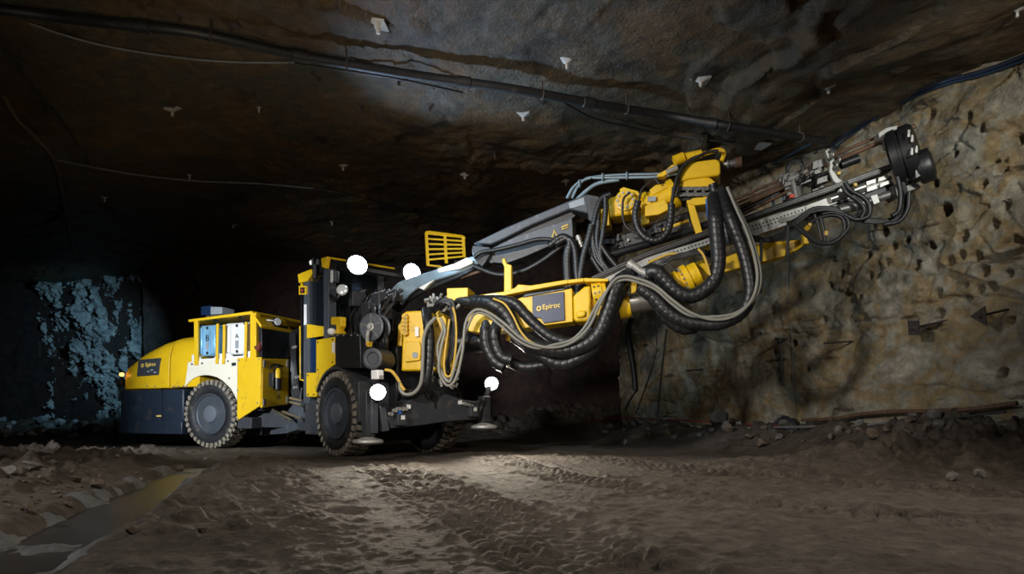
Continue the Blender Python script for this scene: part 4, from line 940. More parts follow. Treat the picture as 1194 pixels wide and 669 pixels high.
fpl([(1040,216),(1052,212),(1070,214),(1074,218),(1056,224),(1047,229),(1042,226)], 'head_foot', STEEL, -.05, .3)
# rods and rock drill on the feed
rods = [((838,252),(958,199),.030,.18),((842,262),(956,205),.026,.1),((838,241),(965,186),.022,.3),((836,247),(960,194),.020,.24),((962,193),(1032,163.5),.034,.12),((965,184),(1030,157),.024,.25)]
for a, bq, r, v in rods: part(MB().tube([FD.p(*a, v), FD.p((a[0]+bq[0])/2, (a[1]+bq[1])/2 - .4, v), FD.p(*bq, v)], r, 10, .10, .05), 'drill_steel', RUST)
part(MB().tube([FD.p(1046,156,.1), FD.p(1056,152,.1), FD.p(1067,147,.1)], .035, 10, .1, .06), 'drill_steel_tip', RUST)
part(MB().tube([FD.p(700,300,.3), FD.p(770,280,.3), FD.p(835,258,.3), FD.p(914,223,.3)], .06, 12), 'drill_bar', BLACK)
part(MB().cyl(FD.p(925,203,.12), FD.p(931,233,.08), .085, 20), 'rock_drill', STEEL, bevel=.01)
dm = MB(); r0 = np.random.RandomState(21)
for k in range(34):
    x = r0.uniform(912, 962); y = 233 - (x-912)*.36 + r0.uniform(-27, 2); q = FD.p(x, y, r0.uniform(.05, .35)); s = r0.uniform(.02, .07, 3); dm.box(q, FD.f*s[0]*1.3 + V3(0,0,s[0]*.4), FD.a*s[1], V3(0,0,s[2]))
each(dm, 'drill_housing', STEEL, bevel=.008)
dh = MB()
for k in range(9):
    x = r0.uniform(925, 958); y = 226 - (x-912)*.36; dh.tube([FD.p(x,y,.1), FD.p(x+6,y-8-3*(k%3),.0), FD.p(x+14,y-10,.05), FD.p(x+18,y-4,.1)], .024, 8)
each(dh, 'drill_hose', RUB)
each(MB().ring(FD.p(927,196,.3), FD.a + FD.f*.3, .11, .022).ring(FD.p(927,197,.22), FD.a + FD.f*.3, .10, .02), 'hose_coil', RUB)
wr_ = MB()
for k in range(7): wr_.ring(FD.p(906 + .6*k, 234 + .5*(k%3), .25 + .02*k), FD.a + FD.f*.15*(k-3), .10 - .006*(k%4), .007, 26, 5)
part(wr_, 'wire_coil', BHOSE)
part(MB().box(FD.p(923,229,.05), FD.f*.03, FD.a*.03, V3(0,0,.025)), 'red_cap', RIMRED)
# centre and front drill steel supports
cs = MB().plate(FD, [(962,176),(966,172.5),(970,175),(973,187),(971,197),(977,206),(985,217),(981,219),(972,211),(967,200),(968,190)], .0, .1).plate(FD, [(978,207),(984,212),(983,228),(977,226)], .02, .1)
sup = part(cs, 'centre_support', SIL, bevel=.008)
for x, y, r in ((968,181,.06),(976,187,.055),(973,193,.05)): part(MB().ring(FD.p(x,y,-.02), FD.f + FD.a*.4, r, .018), 'clamp_ring', STEEL, sup)
part(MB().cyl(FD.p(980,192.5,.05), FD.p(1001,184.5,.05), .062, 18), 'support_cylinder', BLACK, sup)
each(MB().box(FD.p(978,202,-.02), FD.f*.02, FD.a*.02, V3(0,0,.02)).box(FD.p(997,215.5,-.06), FD.f*.02, FD.a*.02, V3(0,0,.02)), 'yellow_cap', YHOSE, sup)
hs_ = fpl([(1024,155),(1034,148.5),(1047,146),(1048.5,156),(1040,160),(1044,168),(1036,170.5),(1033,163),(1026,162.5)], 'front_support', SIL, .0, .18, bevel=.008)
# big black reel head: fat disc turned a little to the viewer, small disc in front
hc = FD.p(1055, 182, -.05); ha = FD.f*.84 - FD.a*.50 + V3(0,0,.22); ha = ha/np.linalg.norm(ha)
hd_ = part(MB().lathe(hc - ha*.16, ha, [(0,.26),(.0,.36),(.03,.395),(.12,.40),(.125,.375),(.17,.375),(.175,.40),(.29,.395),(.33,.36),(.33,.2)], 44), 'feed_head', RUB)
wv = FD.a*-.83 - FD.f*.56
bb = MB()
for dx, y in ((1.5,172),(7,169.5),(-2,151),(2,157)): q = FD.p(1060+dx, y+6, -.46); bb.box(q, FD.f*.018, FD.a*.05, V3(0,0,.05))
each(bb, 'head_clasp', CHR, hd_, bevel=.006)
c2 = FD.p(1081.5, 192.5, -.22); part(MB().lathe(c2 - ha*.16, ha, [(.04,.13),(.04,.20),(.06,.222),(.19,.222),(.22,.205),(.222,.16),(.235,.15),(.235,.05)], 36), 'centraliser', RUB, hd_)
part(MB().plate(FD, [(1067,190),(1071,186),(1073,205),(1068,207)], -.33, .1), 'bracket_arm', STEEL, hd_)
hp = MB()
for x, y in ((1041,179),(1043,188),(1044,195),(1047,203),(1050,210)): q = FD.p(x, y, -.12); hp.cyl(q, q + FD.f*.08 - FD.a*.04, .03, 10)
each(hp, 'head_fitting', STEEL, hd_)
each(MB().box(FD.p(1044,199,-.16), FD.f*.025, FD.a*.02, V3(0,0,.03)).box(FD.p(1047,189,-.16), FD.f*.02, FD.a*.02, V3(0,0,.03)), 'yellow_tag', YHOSE, hd_)

# ---- upper boom: dark arm, turning units, fork
def upl(pp, nm, m, v=0.0, t=.3, parent=None, bevel=.01, label=None): return part(MB().plate(UB, pp, v, t), nm, m, parent, bevel, label)
arm = upl([(551.4,283.6),(590,264.5),(661.6,234.6),(684,226),(686.5,249),(664.5,243.6),(618,263),(585,279.5),(572,285)], 'upper_boom', MGREY, .0, .42, bevel=.02)
upl([(572,290),(600,276),(667,254),(668.5,279),(641,286.5),(610,300),(590,307),(574,306)], 'lower_web', MGREY, .05, .32, arm)
upl([(585,280),(618,264),(664,245),(672,251),(667,255),(600,277),(580,287)], 'gap_shade', BLACK, .12, .2, arm)  # black plate put in for the darkness between arm and web
upl([(551,286),(571,288),(573,294),(566,306),(562,311),(553.5,303),(550,293)], 'arm_bracket', GREY, -.02, .3, arm)
upl([(663,236.5),(680.5,230),(681.8,238.2),(664.6,243)], 'white_label', GREYP, -.012, .012, arm, .0)
tri = upl([(646,267.4),(651.6,278),(642.6,278)], 'warning_triangle', YHOSE, .03, .02, arm, .0)
upl([(646.2,270.2),(648.8,276.6),(644.4,276.8)], 'hazard_print', PRINT, .024, .01, arm, .0)
upl([(654.5,263.6),(662,260.6),(663.2,265),(655.4,268)], 'yellow_sticker', YHOSE, .03, .02, arm, .004)
upl([(656,265),(662,262.6),(662.3,263.8),(656.2,266.3)], 'sticker_print', PRINT, .024, .01, arm, .0)
upl([(683,226),(699,229),(699.5,258),(692,260),(686,256)], 'arm_end_box', GREY, -.03, .46, arm)
upl([(687,230.5),(697.5,232.5),(698,246),(689,246)], 'end_shade', BLACK, -.036, .02, arm, .0)  # black sheet laid on for the shade inside the hollow end
zb = MB()
for x0, y0, x1, y1 in ((656,277,650,291),(674,276,678,287)):
    for k in range(5):
        t = k/4; q = UB.p(x0+(x1-x0)*t, y0+(y1-y0)*t, -.06); d = UB.p(x1,y1,-.06) - UB.p(x0,y0,-.06); d /= np.linalg.norm(d); zb.cyl(q - d*.018, q + d*.018, .045 if k % 2 else .036, 10)
each(zb, 'swivel_fitting', SIL)
# trough of hoses lit by the work lamps
tf = between((455, 11.5), (552, 10.95))
def tpl(pp, nm, m, v, t): return part(MB().plate(tf, pp, v, t), nm, m, None, .006)
tpl([(508.6,316),(511,312.5),(530,307),(544,300),(551.5,303),(550.6,307),(536,313.5),(512,318)], 'hose_cover', WHITE, .0, .2)
tpl([(483,332.6),(493,326),(504.4,323),(508,325),(500,331.5),(494,338),(487,335)], 'hose_cover', WHITE, .0, .2)
tb_ = MB()
for k in range(7):
    tb_.tube([tf.p(456+2*k, 341+2.2*k, .1), tf.p(468+2*k, 330+1.6*k, .02), tf.p(500, 319+1.5*k, .02), tf.p(530, 310+1.4*k, .05), tf.p(552, 301+1.4*k, .1), tf.p(575, 305-2*k, .1)], .030, 8)
each(tb_, 'trough_hose', BHOSE)
tb_ = MB()
for k in range(5): tb_.tube([tf.p(452+3*k, 352+3*k, .2), tf.p(470+3*k, 338+2*k, .1), tf.p(510, 326+1.6*k, .1), tf.p(545, 313+1.2*k, .1), tf.p(566, 304, .2)], .034, 8)
each(tb_, 'trough_hose', RUB)
tpl([(536,322),(560,314.5),(561,317),(537,325)], 'brown_rod', RUST, .1, .05)
# guard grille standing above
GB = between((496, 11.9), (541, 12.1))
gg = MB(); gr_ = MB()
for x0, y0, x1, y1 in ((497,272,499,310),(518.6,274,520.4,307),(540,277,541.2,300)): gg.beam(GB.p(x0,y0), GB.p(x1,y1), .05, .035, GB.a)
gu = part(gg, 'guard_grille', YEL)
for k in range(7):
    t = k/6; gr_.beam(GB.p(497+2*t, 272.2+37*t), GB.p(540.2+.9*t, 276.8+26.5*t) if k < 6 else GB.p(515,311), .03, .03, GB.a)
each(gr_, 'guard_slat', YEL, gu)
part(MB().tube([GB.p(497,273), GB.p(498,271), GB.p(505,271.4), GB.p(535,275.4), GB.p(540.4,276.4), GB.p(541,279)], .03, 8), 'guard_top_bar', YEL, gu)
each(MB().beam(GB.p(510,309,.05), GB.p(516,330,.05), .07, .07, GB.a).beam(GB.p(532,304,.05), GB.p(530,322,.05), .07, .07, GB.a), 'guard_foot', GREY, gu)
# turning unit next to the arm end
up1 = upl([(690,247),(709,241),(711,262),(697,267),(690,266)], 'swing_lug', YELD, .02, .3)
u1 = upl([(709,231),(722,226),(724,224.5),(741,226),(745,229),(745,243),(738,249.5),(724,250.5),(711,253)], 'swing_unit', YEL, -.02, .42, bevel=.03)
upl([(722.5,220),(727,217.8),(744,222.6),(746,227),(740,232),(723,229)], 'unit_tab', YEL, .02, .2, u1)
q = UB.p(729.5, 234.5, -.02); ds = part(MB().lathe(q, -UB.a, [(0,.155),(.05,.155),(.055,.14),(.055,.05),(.07,.05)], 32), 'pivot_cover', YEL, u1)
bm_ = MB()
for k in range(10):
    t = 2*math.pi*k/10; p0 = q - UB.a*.05 + UB.f*.115*math.cos(t) + V3(0,0,.115*math.sin(t)); bm_.cyl(p0, p0 - UB.a*.02, .02, 8)
each(bm_, 'pivot_bolt', SIL, u1)
upl([(695,262),(703,256),(706,264),(703,270),(697,269)], 'swing_eye', YELD, -.02, .2)
# actuator barrel
ca = UB.p(752,243,.18); cbq = UB.p(790,224,.18)
act = part(MB().lathe(ca, cbq - ca, [(-.06,.10),(-.05,.16),(.0,.17),(.02,.225),(.10,.225),(.12,.195),(.40,.195),(.42,.225),(.50,.225),(.52,.15)], 36), 'actuator_barrel', YEL)
upl([(752,240),(775,232),(782,243),(768,250),(752,252)], 'barrel_ledge', YEL, -.12, .16, act)
upl([(747,246),(757,243),(757,260),(748,263)], 'barrel_foot', YELD, .05, .2, act)
part(MB().box(UB.p(760,232,-.06), UB.f*.06, UB.a*.01, V3(0,0,.035)), 'type_plate', GREYP, act)
upl([(757,221),(764,215.5),(775,213.5),(781,217),(772,222),(760,228)], 'barrel_cap', YEL, -.02, .2, act)
# fork end
fk = upl([(788,207.5),(801,192),(806,188.6),(834,185),(838,186.6),(840,190),(840.5,201.5),(838,204.4),(802,208.6),(790,213)], 'fork_top', YEL, -.12, .5, bevel=.02)
upl([(790,217),(798,209.5),(812,206.6),(828,207),(836,213.5),(836,217.4),(800,218.5)], 'fork_wedge', YEL, -.08, .42, fk)
upl([(786,222),(790,216),(833,217),(834,229),(796,234),(787,229)], 'fork_core', BLACK, .0, .34, fk, .004)
ch = MB()
for k in range(5):
    x = 789 + 9.4*k
    for y in (220, 227): ch.box(UB.p(x, y - .06*k, -.06), UB.f*.075, UB.a*.02, V3(0,0,.026))
    ch.box(UB.p(x + 3, 223.4, -.05), UB.f*.022, UB.a*.02, V3(0,0,.06))
each(ch, 'chain_link', STEEL, fk, bevel=.005)
upl([(800,236),(808,230.5),(834.6,228.2),(834,232),(827.5,237.4),(810,239.2)], 'fork_bottom', YEL, -.06, .4, fk)
part(MB().tube([UB.p(785.5,187,.02), UB.p(800,183,.02), UB.p(820,179.5,.0), UB.p(836,175,.0), UB.p(843,176,.0), UB.p(844,181,.0), UB.p(841.5,188,.0)], .035, 10), 'guard_loop', YEL, fk)
part(MB().cyl(UB.p(786,187.5,-.08), UB.p(797,183,-.05), .075, 18), 'loop_boss', YEL, fk)
part(MB().cyl(UB.p(797,183.5,-.02), UB.p(818,179.5,.0), .062, 16), 'loop_sleeve', YEL, fk)
upl([(766,203.5),(777,197),(784,191.5),(789,193),(789,197),(778,202),(774,205.5),(766.5,206)], 'fork_bracket', YEL, -.02, .16, fk)
part(MB().cyl(UB.p(777,201,-.05), UB.p(790,195,-.05), .04, 12), 'bracket_pin', SIL, fk)
pa = UB.p(841,192.5,.1); pb = UB.p(858,189.8,.1)
stb = part(MB().lathe(pa, pb - pa, [(0,.05),(.02,.065),(.10,.07),(.11,.055),(.20,.058)], 20), 'drive_stub', STEEL)
part(MB().lathe(UB.p(857,190,.1), pb - pa, [(0,.05),(.0,.075),(.09,.078),(.09,.045)], 20), 'rusty_collar', RUST, stb)
dn = upl([(800.5,233),(808,232.5),(815,255),(822.8,284),(829,281),(829.4,287),(820,292),(817.6,290),(806,256)], 'fork_strut', YEL, -.03, .14)
part(MB().tube([UB.p(740,281.5,.25), UB.p(770,269.5,.22), UB.p(803,257,.18)], .028, 10), 'guide_rod', YEL)
# dark lattice of fittings behind the turning units
ct = MB(); r0 = np.random.RandomState(31)
cr_ = part(MB().beam(UB.p(688,299,.35), UB.p(806,258,.3), .24, .26), 'second_feed', BLACK, bevel=.02)
for k in range(60):
    x = r0.uniform(690, 795); y = 298 - (x-690)*.347 + r0.uniform(-11, 11); q = UB.p(x, y, r0.uniform(.14, .26)); s = r0.uniform(.015, .06, 3); ct.box(q, UB.f*s[0], UB.a*s[1], V3(0,0,s[2]))
each(ct, 'boom_fitting', GREY, bevel=.006)
ct = MB()
for k in range(40):
    x = r0.uniform(692, 770); y = 298 - (x-692)*.347 + r0.uniform(-10, 10); q = UB.p(x, y, r0.uniform(.16, .23)); d = r0.normal(size=3); d /= np.linalg.norm(d); ct.cyl(q - d*.03, q + d*.04, .018, 8)
each(ct, 'hose_fitting', STEEL)

# ---- hoses
def hose(pp, r, m=HOSE, fr=NB, v=-.12, nm='spiral_hose', rip=.07, per=.10, n=12):
    if rip: r = r * 1.14
    return part(MB().tube([fr.p(q[0], q[1], v if len(q) < 3 else q[2]) for q in pp], r, n, rip, per), nm, m, sharp=60)
hose([(545,353,.1),(572,354),(590,366),(603,388),(624,403),(649,408.5),(676,405),(697,390),(710,360),(720,332),(742,316,.1)], .100)
hose([(560,350,.1),(596,352),(612,366),(624,378),(645,394),(672,399),(692,386)], .072, v=-.02)
hose([(600,392,.05),(628,412),(655,424.5),(686,411),(704,388),(716,356),(727,331,.05)], .088, v=-.02)
hose([(745,335),(763,348),(777,363),(796,374),(820,378),(844,376),(866,363),(875,341),(872,313),(864,285),(851,252),(842,222,.1)], .078, fr=NB, v=-.15, per=.09)
hose([(748,327,-.02),(762,316),(774,325),(788,339),(805,345),(821.5,338),(833,325),(837.5,304),(836,278),(834,252),(833,230,.1)], .092, v=-.10, per=.09)
hose([(746,330,.1),(757,336),(769,354),(781,370),(797,380),(812,378)], .105, v=-.04, per=.09)
each(MB().cyl(NB.p(738,309,-.1), NB.p(750,318,-.1), .05, 14).cyl(NB.p(733,306,-.02), NB.p(739,311,-.02), .065, 14).cyl(NB.p(749,316,-.1), NB.p(757,322,-.1), .062, 14), 'swivel_coupling', SIL)
hose([(744,322,.1),(760,322),(772,340),(784,356),(800,362)], .085, v=.05)
hose([(497,362,.1),(499,377),(501,398),(500,425),(496,445),(484,458),(470,460)], .070, v=-.1)
hose([(569,372,.1),(566,388),(568,405),(577,421),(588,428)], .080, v=.02)
hose([(585,372,.1),(577,385),(578,402),(585,416),(597,420)], .080, v=-.02)
hose([(530,352,.1),(545,351),(560,352),(575,352),(592,356)], .060, v=.0)
hose([(590,420,.2),(612,428),(640,424),(656,418)], .075, v=.2)
# grey twin hoses looping along the boom
for dx, dy, dv in ((0, 0, 0), (4.2, 3.2, .04)):
    part(MB().tube([NB.p(x + dx*k, y + dy*k2, -.28 + dv) for x, y, k, k2 in ((514,371,.4,1),(519,385,-.6,0),(514.5,405,-1,0),(512,432,.5,0),(521,449,.5,-1.3),(531,442,-1,-1),(539,411,-1,0),(543,376,1,0),(554,361.5,.4,1.0),(569,364,0,1.2),(588,377,-.5,1.3),(607.5,394,-.6,1.1),(626,402.5,0,1),(646,405,0,-1),(667,399,0,-1),(686,382,-.8,-.6),(700,354,-.8,0),(714,329,0,1),(727,322,.3,1.2),(744.4,325,0,1.3),(764.5,333.5,0,1.2),(784.6,350,-.4,1.1),(804.7,364,-.3,1),(831,372.4,0,-1),(857,368,.2,-1),(876,350,.8,-.6),(883,326,.9,0),(879.5,298,.8,0),(870,268,.6,0),(860,246,.5,0),(848,218,.3,0))], .021, 8), 'grey_hose', GHOSE)
part(MB().tube([NB.p(x, y, -.24) for x, y in ((524,372),(521,395),(518,420),(519,436),(525,438),(529,425),(532,395),(531,370),(528,358))], .016, 8), 'yellow_cable', YHOSE)
part(MB().tube([NB.p(x, y, -.24) for x, y in ((575,348),(588,354),(598,368),(607,386),(618,398),(634,405))], .015, 8), 'yellow_cable', YHOSE)
part(MB().tube([NB.p(x, y, -.26) for x, y in ((449,431),(457,433),(464,442),(468,450),(472,455))], .024, 8), 'yellow_cable', YHOSE)
part(MB().tube([NB.p(x, y, -.26) for x, y in ((466,445),(467,455),(474,460),(484,457),(491,445),(493,420),(494,395),(499,380),(508,370))], .026, 8), 'grey_hose', GHOSE)
part(MB().tube([NB.p(x, y, -.2) for x, y in ((814,290),(820,297),(825,310),(828,321))], .016, 8), 'yellow_cable', YHOSE)
part(MB().tube([FD.p(x, y, -.03) for x, y in ((756,306),(770,300),(782,296),(800,297))], .018, 8), 'yellow_cable', YHOSE)
tn = MB(); r0 = np.random.RandomState(41)
for k in range(12):
    j = r0.uniform(-4, 4, 4); tn.tube([NB.p(506+j[0], 362+j[1], .0), NB.p(513+j[2], 352+j[1], -.1), NB.p(527+j[3]*.5, 354+j[0], -.12), NB.p(529+j[1], 375+j[2], -.15), NB.p(526+j[0], 410+j[1], -.12), NB.p(521+j[3], 432+j[2], -.1)], .017, 6)
each(tn, 'bundled_hose', RUB)
tn = MB()
for k in range(12):
    j = r0.uniform(-3, 3, 4); tn.tube([NB.p(536+j[0], 352+j[1], .0), NB.p(556+j[2], 351+j[1], -.08), NB.p(580+j[3], 352+j[0], -.08), NB.p(600+j[1], 357+j[2], -.05), NB.p(622, 374+j[0]*2, .05)], .017, 6)
each(tn, 'bundled_hose', RUB)
tn = MB()
for k in range(10):
    j = r0.uniform(-5, 5, 4); tn.tube([NB.p(752+j[0], 318+j[1], .1), NB.p(772+j[2], 306+j[1]*.6, .0), NB.p(795+j[3], 298+j[0]*.6, .0), NB.p(818+j[1], 294+j[2]*.6, .0), NB.p(830, 296+j[0], .1)], .018, 6)
each(tn, 'bundled_hose', RUB)
# glossy hoses hanging between the booms
for pp in ([(640,287),(655,276),(664,282),(662,300),(663,325),(668,345),(671,361)], [(648,284),(662,278),(670,290),(672,315),(674,340),(671,361)], [(664,285),(660,300),(661,330),(662,358)], [(690,262),(686,278),(680,300),(676,325),(672,352)]):
    hose(pp, .046, HOSE, UB, -.22, 'hanging_hose', .06, .06, 10)
for pp in ([(712,226),(701,232),(694,252),(691,275),(694,298),(704,312),(720,322)], [(706,228),(706,250),(703,272),(700,296),(706,316)], [(690,270),(694,290),(703,310),(715,326)], [(698,258),(696,280),(700,300),(712,318)], [(700,285),(712,302),(726,316),(745,322)], [(690,300),(702,318),(716,328)]):
    hose(pp, .036, HOSE, UB, -.2, 'hanging_hose', .06, .05, 10)
hose([(735,224),(727,232),(726,250),(730,264),(741,271),(750,272)], .017, RUB, UB, -.22, 'thin_hose', 0)
hose([(744,234),(741,250),(744,266),(753,277),(766,280),(777,272),(782,256),(783,238)], .048, HOSE, UB, -.2, 'loop_hose', .08, .06, 10)
hose([(783,238),(786,222),(790,206),(797,194),(806,186),(816,182)], .028, RUB, UB, -.2, 'thin_hose', 0)
hose([(790,225),(792,205),(800,192),(812,184),(826,177),(838,176)], .024, RUB, UB, -.17, 'thin_hose', 0)
hose([(745,232),(749,220),(757,213),(764,209),(768,214)], .018, RUB, UB, -.15, 'thin_hose', 0)
for k in range(3):
    hose([(661+3*k,231),(668+3*k,219-k),(680+2*k,210-k),(700,205.5-.5*k+k*1.3),(735,203.6+1.6*k),(768,203+1.4*k),(790,200+k)], .022, BHOSE if k != 1 else RUB, UB, .05, 'top_hose', 0)
hose([(672,233),(688,219),(700,213),(722,209)], .030, BHOSE, UB, .1, 'top_hose', 0)
ci = MB()
for x, y in ((676,213),(703,205.5),(731,204)): ci.ring(UB.p(x, y+1, .05), UB.f, .05, .016, 16, 6)
each(ci, 'hose_clamp', BHOSE)
hose([(552,310),(575,319),(592,320),(612,315),(632,304),(650,291),(664,282)], .036, HOSE, UB, -.08, 'arm_hose', .05, .05, 10)
hose([(553,300),(562,294),(580,291),(605,285),(628,279),(650,281),(664,290)], .034, RUB, UB, -.1, 'arm_hose', 0)
hose([(825,232),(827,250),(829,262)], .035, LBLUE, UB, -.05, 'blue_hose', 0)
hose([(831,215),(836,235),(845,262),(852,285)], .060, HOSE, UB, -.1, 'spiral_hose', .1, .08)
# bundle along the feed and loops below it
tn = MB(); r0 = np.random.RandomState(51)
for k in range(11):
    j = r0.uniform(-2.6, 2.6, 5)
    tn.tube([FD.p(868+j[0], 276+j[1], -.05), FD.p(886, 279.5+j[1], -.08), FD.p(906+j[2], 277.5+j[0], -.1), FD.p(922+j[3], 266+j[1], -.1), FD.p(936+j[1], 252+j[2], -.1), FD.p(950, 244.5+j[0], -.1), FD.p(970+j[3], 244+j[1], -.1), FD.p(990, 252+j[2], -.1), FD.p(1015+j[0], 258+j[1], -.1), FD.p(1040, 256+j[2], -.1), FD.p(1053+j[3], 246+j[1], -.12), FD.p(1056+j[2], 228, -.14), FD.p(1050+j[1], 208, -.14)], .019, 7)
each(tn, 'feed_hose', RUB)
for pp, r in (([(925,262),(938,270),(950,279),(966,283),(982,275),(990,262),(984,252),(970,248),(958,250)], .024), ([(930,266),(945,278),(958,284.5),(974,282),(984,270),(983,256),(972,251),(955,254),(942,262)], .024), ([(950,250),(954,262),(958,280)], .02), ([(956,252),(960,265),(962,281)], .02),
              ([(985,212),(992,222),(1006,230),(1014,240),(1012,252),(998,256),(984,250)], .032), ([(982,216),(988,226),(1000,234),(1008,244),(1004,254)], .028), ([(1046,205),(1050,225),(1048,245),(1040,252)], .034), ([(1060,224),(1058,244),(1048,258),(1030,262)], .03)):
    hose(pp, r, RUB, FD, -.2, 'feed_loop_hose', 0)
for x, y0, y1 in ((888,279,305), (919,263,298)): fpl([(x-1.8,y0),(x+1.8,y0-.5),(x+1.6,y1),(x-2,y1)], 'hose_strap', BLACK, -.14, .03)
each(MB().box(FD.p(963,272,-.21), FD.f*.02, FD.a*.02, V3(0,0,.03)).box(FD.p(944,262,-.21), FD.f*.02, FD.a*.02, V3(0,0,.02)), 'yellow_tag', YHOSE)

# ---- extinguisher hung on the front door of the rear half
fe = empty('fire_extinguisher', tuple(P_(315.5, 455) + RF.f*.1), 'small black and yellow fire extinguisher hung on the yellow front door', 'fire extinguisher')
q0 = P_(315.5, 455) + RF.f*.17; z1 = P_(315.5, 428)[2]; zz0 = q0[2]; H = z1 - zz0
bod = part(MB().lathe(q0, V3(0,0,1), [(0,.05),(.015,.072),(H*.52,.072)], 20), 'body', BLACK, fe)
part(MB().lathe(q0, V3(0,0,1), [(H*.52,.0725),(H*.84,.0725),(H*.93,.045),(H*.96,.03)], 20), 'yellow_shoulder', YEL, fe)
part(MB().box(q0 + V3(0,0,H), RF.a*.045, RF.f*.02, V3(0,0,.02)).tube([q0 + V3(0,0,H), q0 + V3(0,0,H+.06) + RF.a*.02, q0 + V3(0,0,H+.03) + RF.a*.1], .012, 8), 'valve', BLACK, fe)
part(MB().tube([q0 + RF.a*-.05 + V3(0,0,H*.95), q0 - RF.a*.11 + V3(0,0,H*.7), q0 - RF.a*.115 + V3(0,0,H*.2), q0 - RF.a*.09 + V3(0,0,H*.05)], .02, 8), 'discharge_hose', BLACK, fe)
part(MB().tube([q0 + RF.a*.03, q0 + RF.a*.03 - V3(0,0,.10), q0 - RF.a*.02 - V3(0,0,.16), q0 + RF.a*.08 - V3(0,0,.16), q0 + RF.a*.03 - V3(0,0,.10)], .008, 6), 'strap', BLACK, fe)
part(MB().box(q0 - RF.f*.115 + V3(0,0,H*.45), RF.a*.06, RF.f*.045, V3(0,0,H*.3)), 'wall_bracket', BLACK, fe)

# ================================================================== PIPES, CABLES AND ROCK BOLTS
AIRP = mat('black_air_pipe', (.010, .010, .011), .55, 0, .3, 4, dirt=(.05, .045, .04), damt=.1, dscale=6)
CABLE = mat('black_cable', (.02, .02, .022), .5, 0, .3, 6)
CABG = mat('grey_cable', (.13, .13, .13), .5, 0, .2, 6)
BOLTP = mat('pale_bolt_plate', (.42, .40, .37), .55, .2, .2, 10)
BOLTD = mat('dark_rusty_bolt_plate', (.050, .036, .028), .7, .2, .35, 12)
def single(mb, nm, m, label, cat, group=None): o = mb.build(nm, m, sharp=50); return tag(o, label, cat, group)
pp = [(-60,4),(0,11),(60,19),(140,28.5),(230,40),(340,63),(420,77),(500,90),(600,104),(700,122),(780,135),(850,147),(920,158),(960,164)]
PT = [Cp(x, y, .20) for x, y in pp]
pipe = empty('air_pipe', tuple(PT[6]), 'long black pipe hung across the rock roof above the drill rig', 'pipe')
part(MB().tube(PT, .062, 16, step=.12), 'pipe_run', AIRP, pipe)
CP = curve(PT, .05)
for fr_ in (.16, .30, .47, .62, .78):
    i = int(fr_ * len(CP)); d = CP[i+1] - CP[i-1]; d /= np.linalg.norm(d); part(MB().lathe(CP[i] - d*.10, d, [(0,.064),(.01,.078),(.19,.078),(.20,.064)], 18), 'coupling', AIRP, pipe)
for fr_ in (.345, .56, .67, .80, .91, .22):
    i = int(fr_ * len(CP)); d = CP[i+1] - CP[i-1]; d /= np.linalg.norm(d); h = MB().ring(CP[i], d, .070, .014, 20, 6); top = V3(CP[i][0], CP[i][1], cz(CP[i][0], CP[i][1]) + .02)
    h.cyl(CP[i] + V3(0,0,.07), top, .012, 8); part(h, 'hanger', BOLTD, pipe)
e0 = CP[-1]; d = CP[-1] - CP[-4]; d /= np.linalg.norm(d); part(MB().lathe(e0 - d*.02, d, [(0,.075),(.1,.078),(.12,.06)], 16), 'end_cap', AIRP, pipe)
def rcable(pts, r, m, label, drop=.04, nm='cable'): return single(MB().tube([Cp(x, y, drop) for x, y in pts], r, 8, step=.1), nm, m, label, 'cable')
rcable([(33,27),(75,41),(120,53),(170,62),(225,69),(280,72.5),(343,73)], .016, CABG, 'pale grey cable sagging under the left end of the black pipe', .10)
rcable([(336,74),(400,82),(470,93),(540,108)], .014, CABLE, 'thin black cable following the underside of the black pipe', .12)
rcable([(66,186),(125,198),(170,205),(230,211),(300,214),(365,218.5)], .020, CABG, 'grey cable bundle strung along the roof at the left', .05)
rcable([(365,218.5),(420,230),(480,247),(540,258),(585,263)], .020, CABLE, 'dark cable strung along the roof behind the yellow guard grille', .05)
rcable([(2,108),(18,136),(40,158),(62,184),(72,220),(80,262),(92,306)], .05, mat('brown_cable', (.09, .06, .045), .6, 0, .3, 5), 'thick brown cable hanging down at the far left of the drift', .05)
rcable([(4,58),(40,104),(80,152),(104,192)], .018, CABLE, 'thin dark cable slanting across the roof at the far left', .05)
rcable([(655,118),(690,137),(730,147),(780,157),(845,165),(905,166)], .014, CABLE, 'thin dark cable drooping below the right end of the black pipe', .06)
rcable([(838,228),(862,212),(890,197),(925,178),(945,168)], .02, mat('blue_lit_cable', (.05, .10, .17), .4, 0, .2, 5), 'blue lit cable strung on the roof behind the feed', .06)  # blue light falling on the cable is put into its colour
rcable([(852,230),(885,214),(925,190),(955,176)], .016, CABG, 'thin grey cable on the roof just above the drill rods', .06)
def wcable(pts, r, m, label, out=.05, nm='cable'): return single(MB().tube([wall_p(x, y, out) for x, y in pts], r, 8, step=.1), nm, m, label, 'cable')
wcable([(968,170),(985,158),(1010,141),(1035,127),(1060,114),(1110,97),(1150,83),(1200,64)], .030, mat('blue_black_cable', (.018, .026, .045), .35, 0, .2, 5), 'thick dark cable along the top of the drilled wall', .08)
wcable([(966,176),(1000,150),(1034,129),(1060,118),(1110,100),(1150,87),(1200,69)], .018, mat('blue_cable', (.018, .034, .07), .35, 0, .2, 5), 'thin bluish cable along the top of the drilled wall, below the thick one', .06)
wcable([(739,372),(741,390),(744,430),(746,455)], .07, AIRP, 'short black hose hanging vertically below the bright boom tube', .10, 'hanging_hose')
wcable([(771,372),(771,408),(762,436),(750,462),(744,482)], .012, CABLE, 'thin black cable hanging on the drilled wall beside the vertical hose')
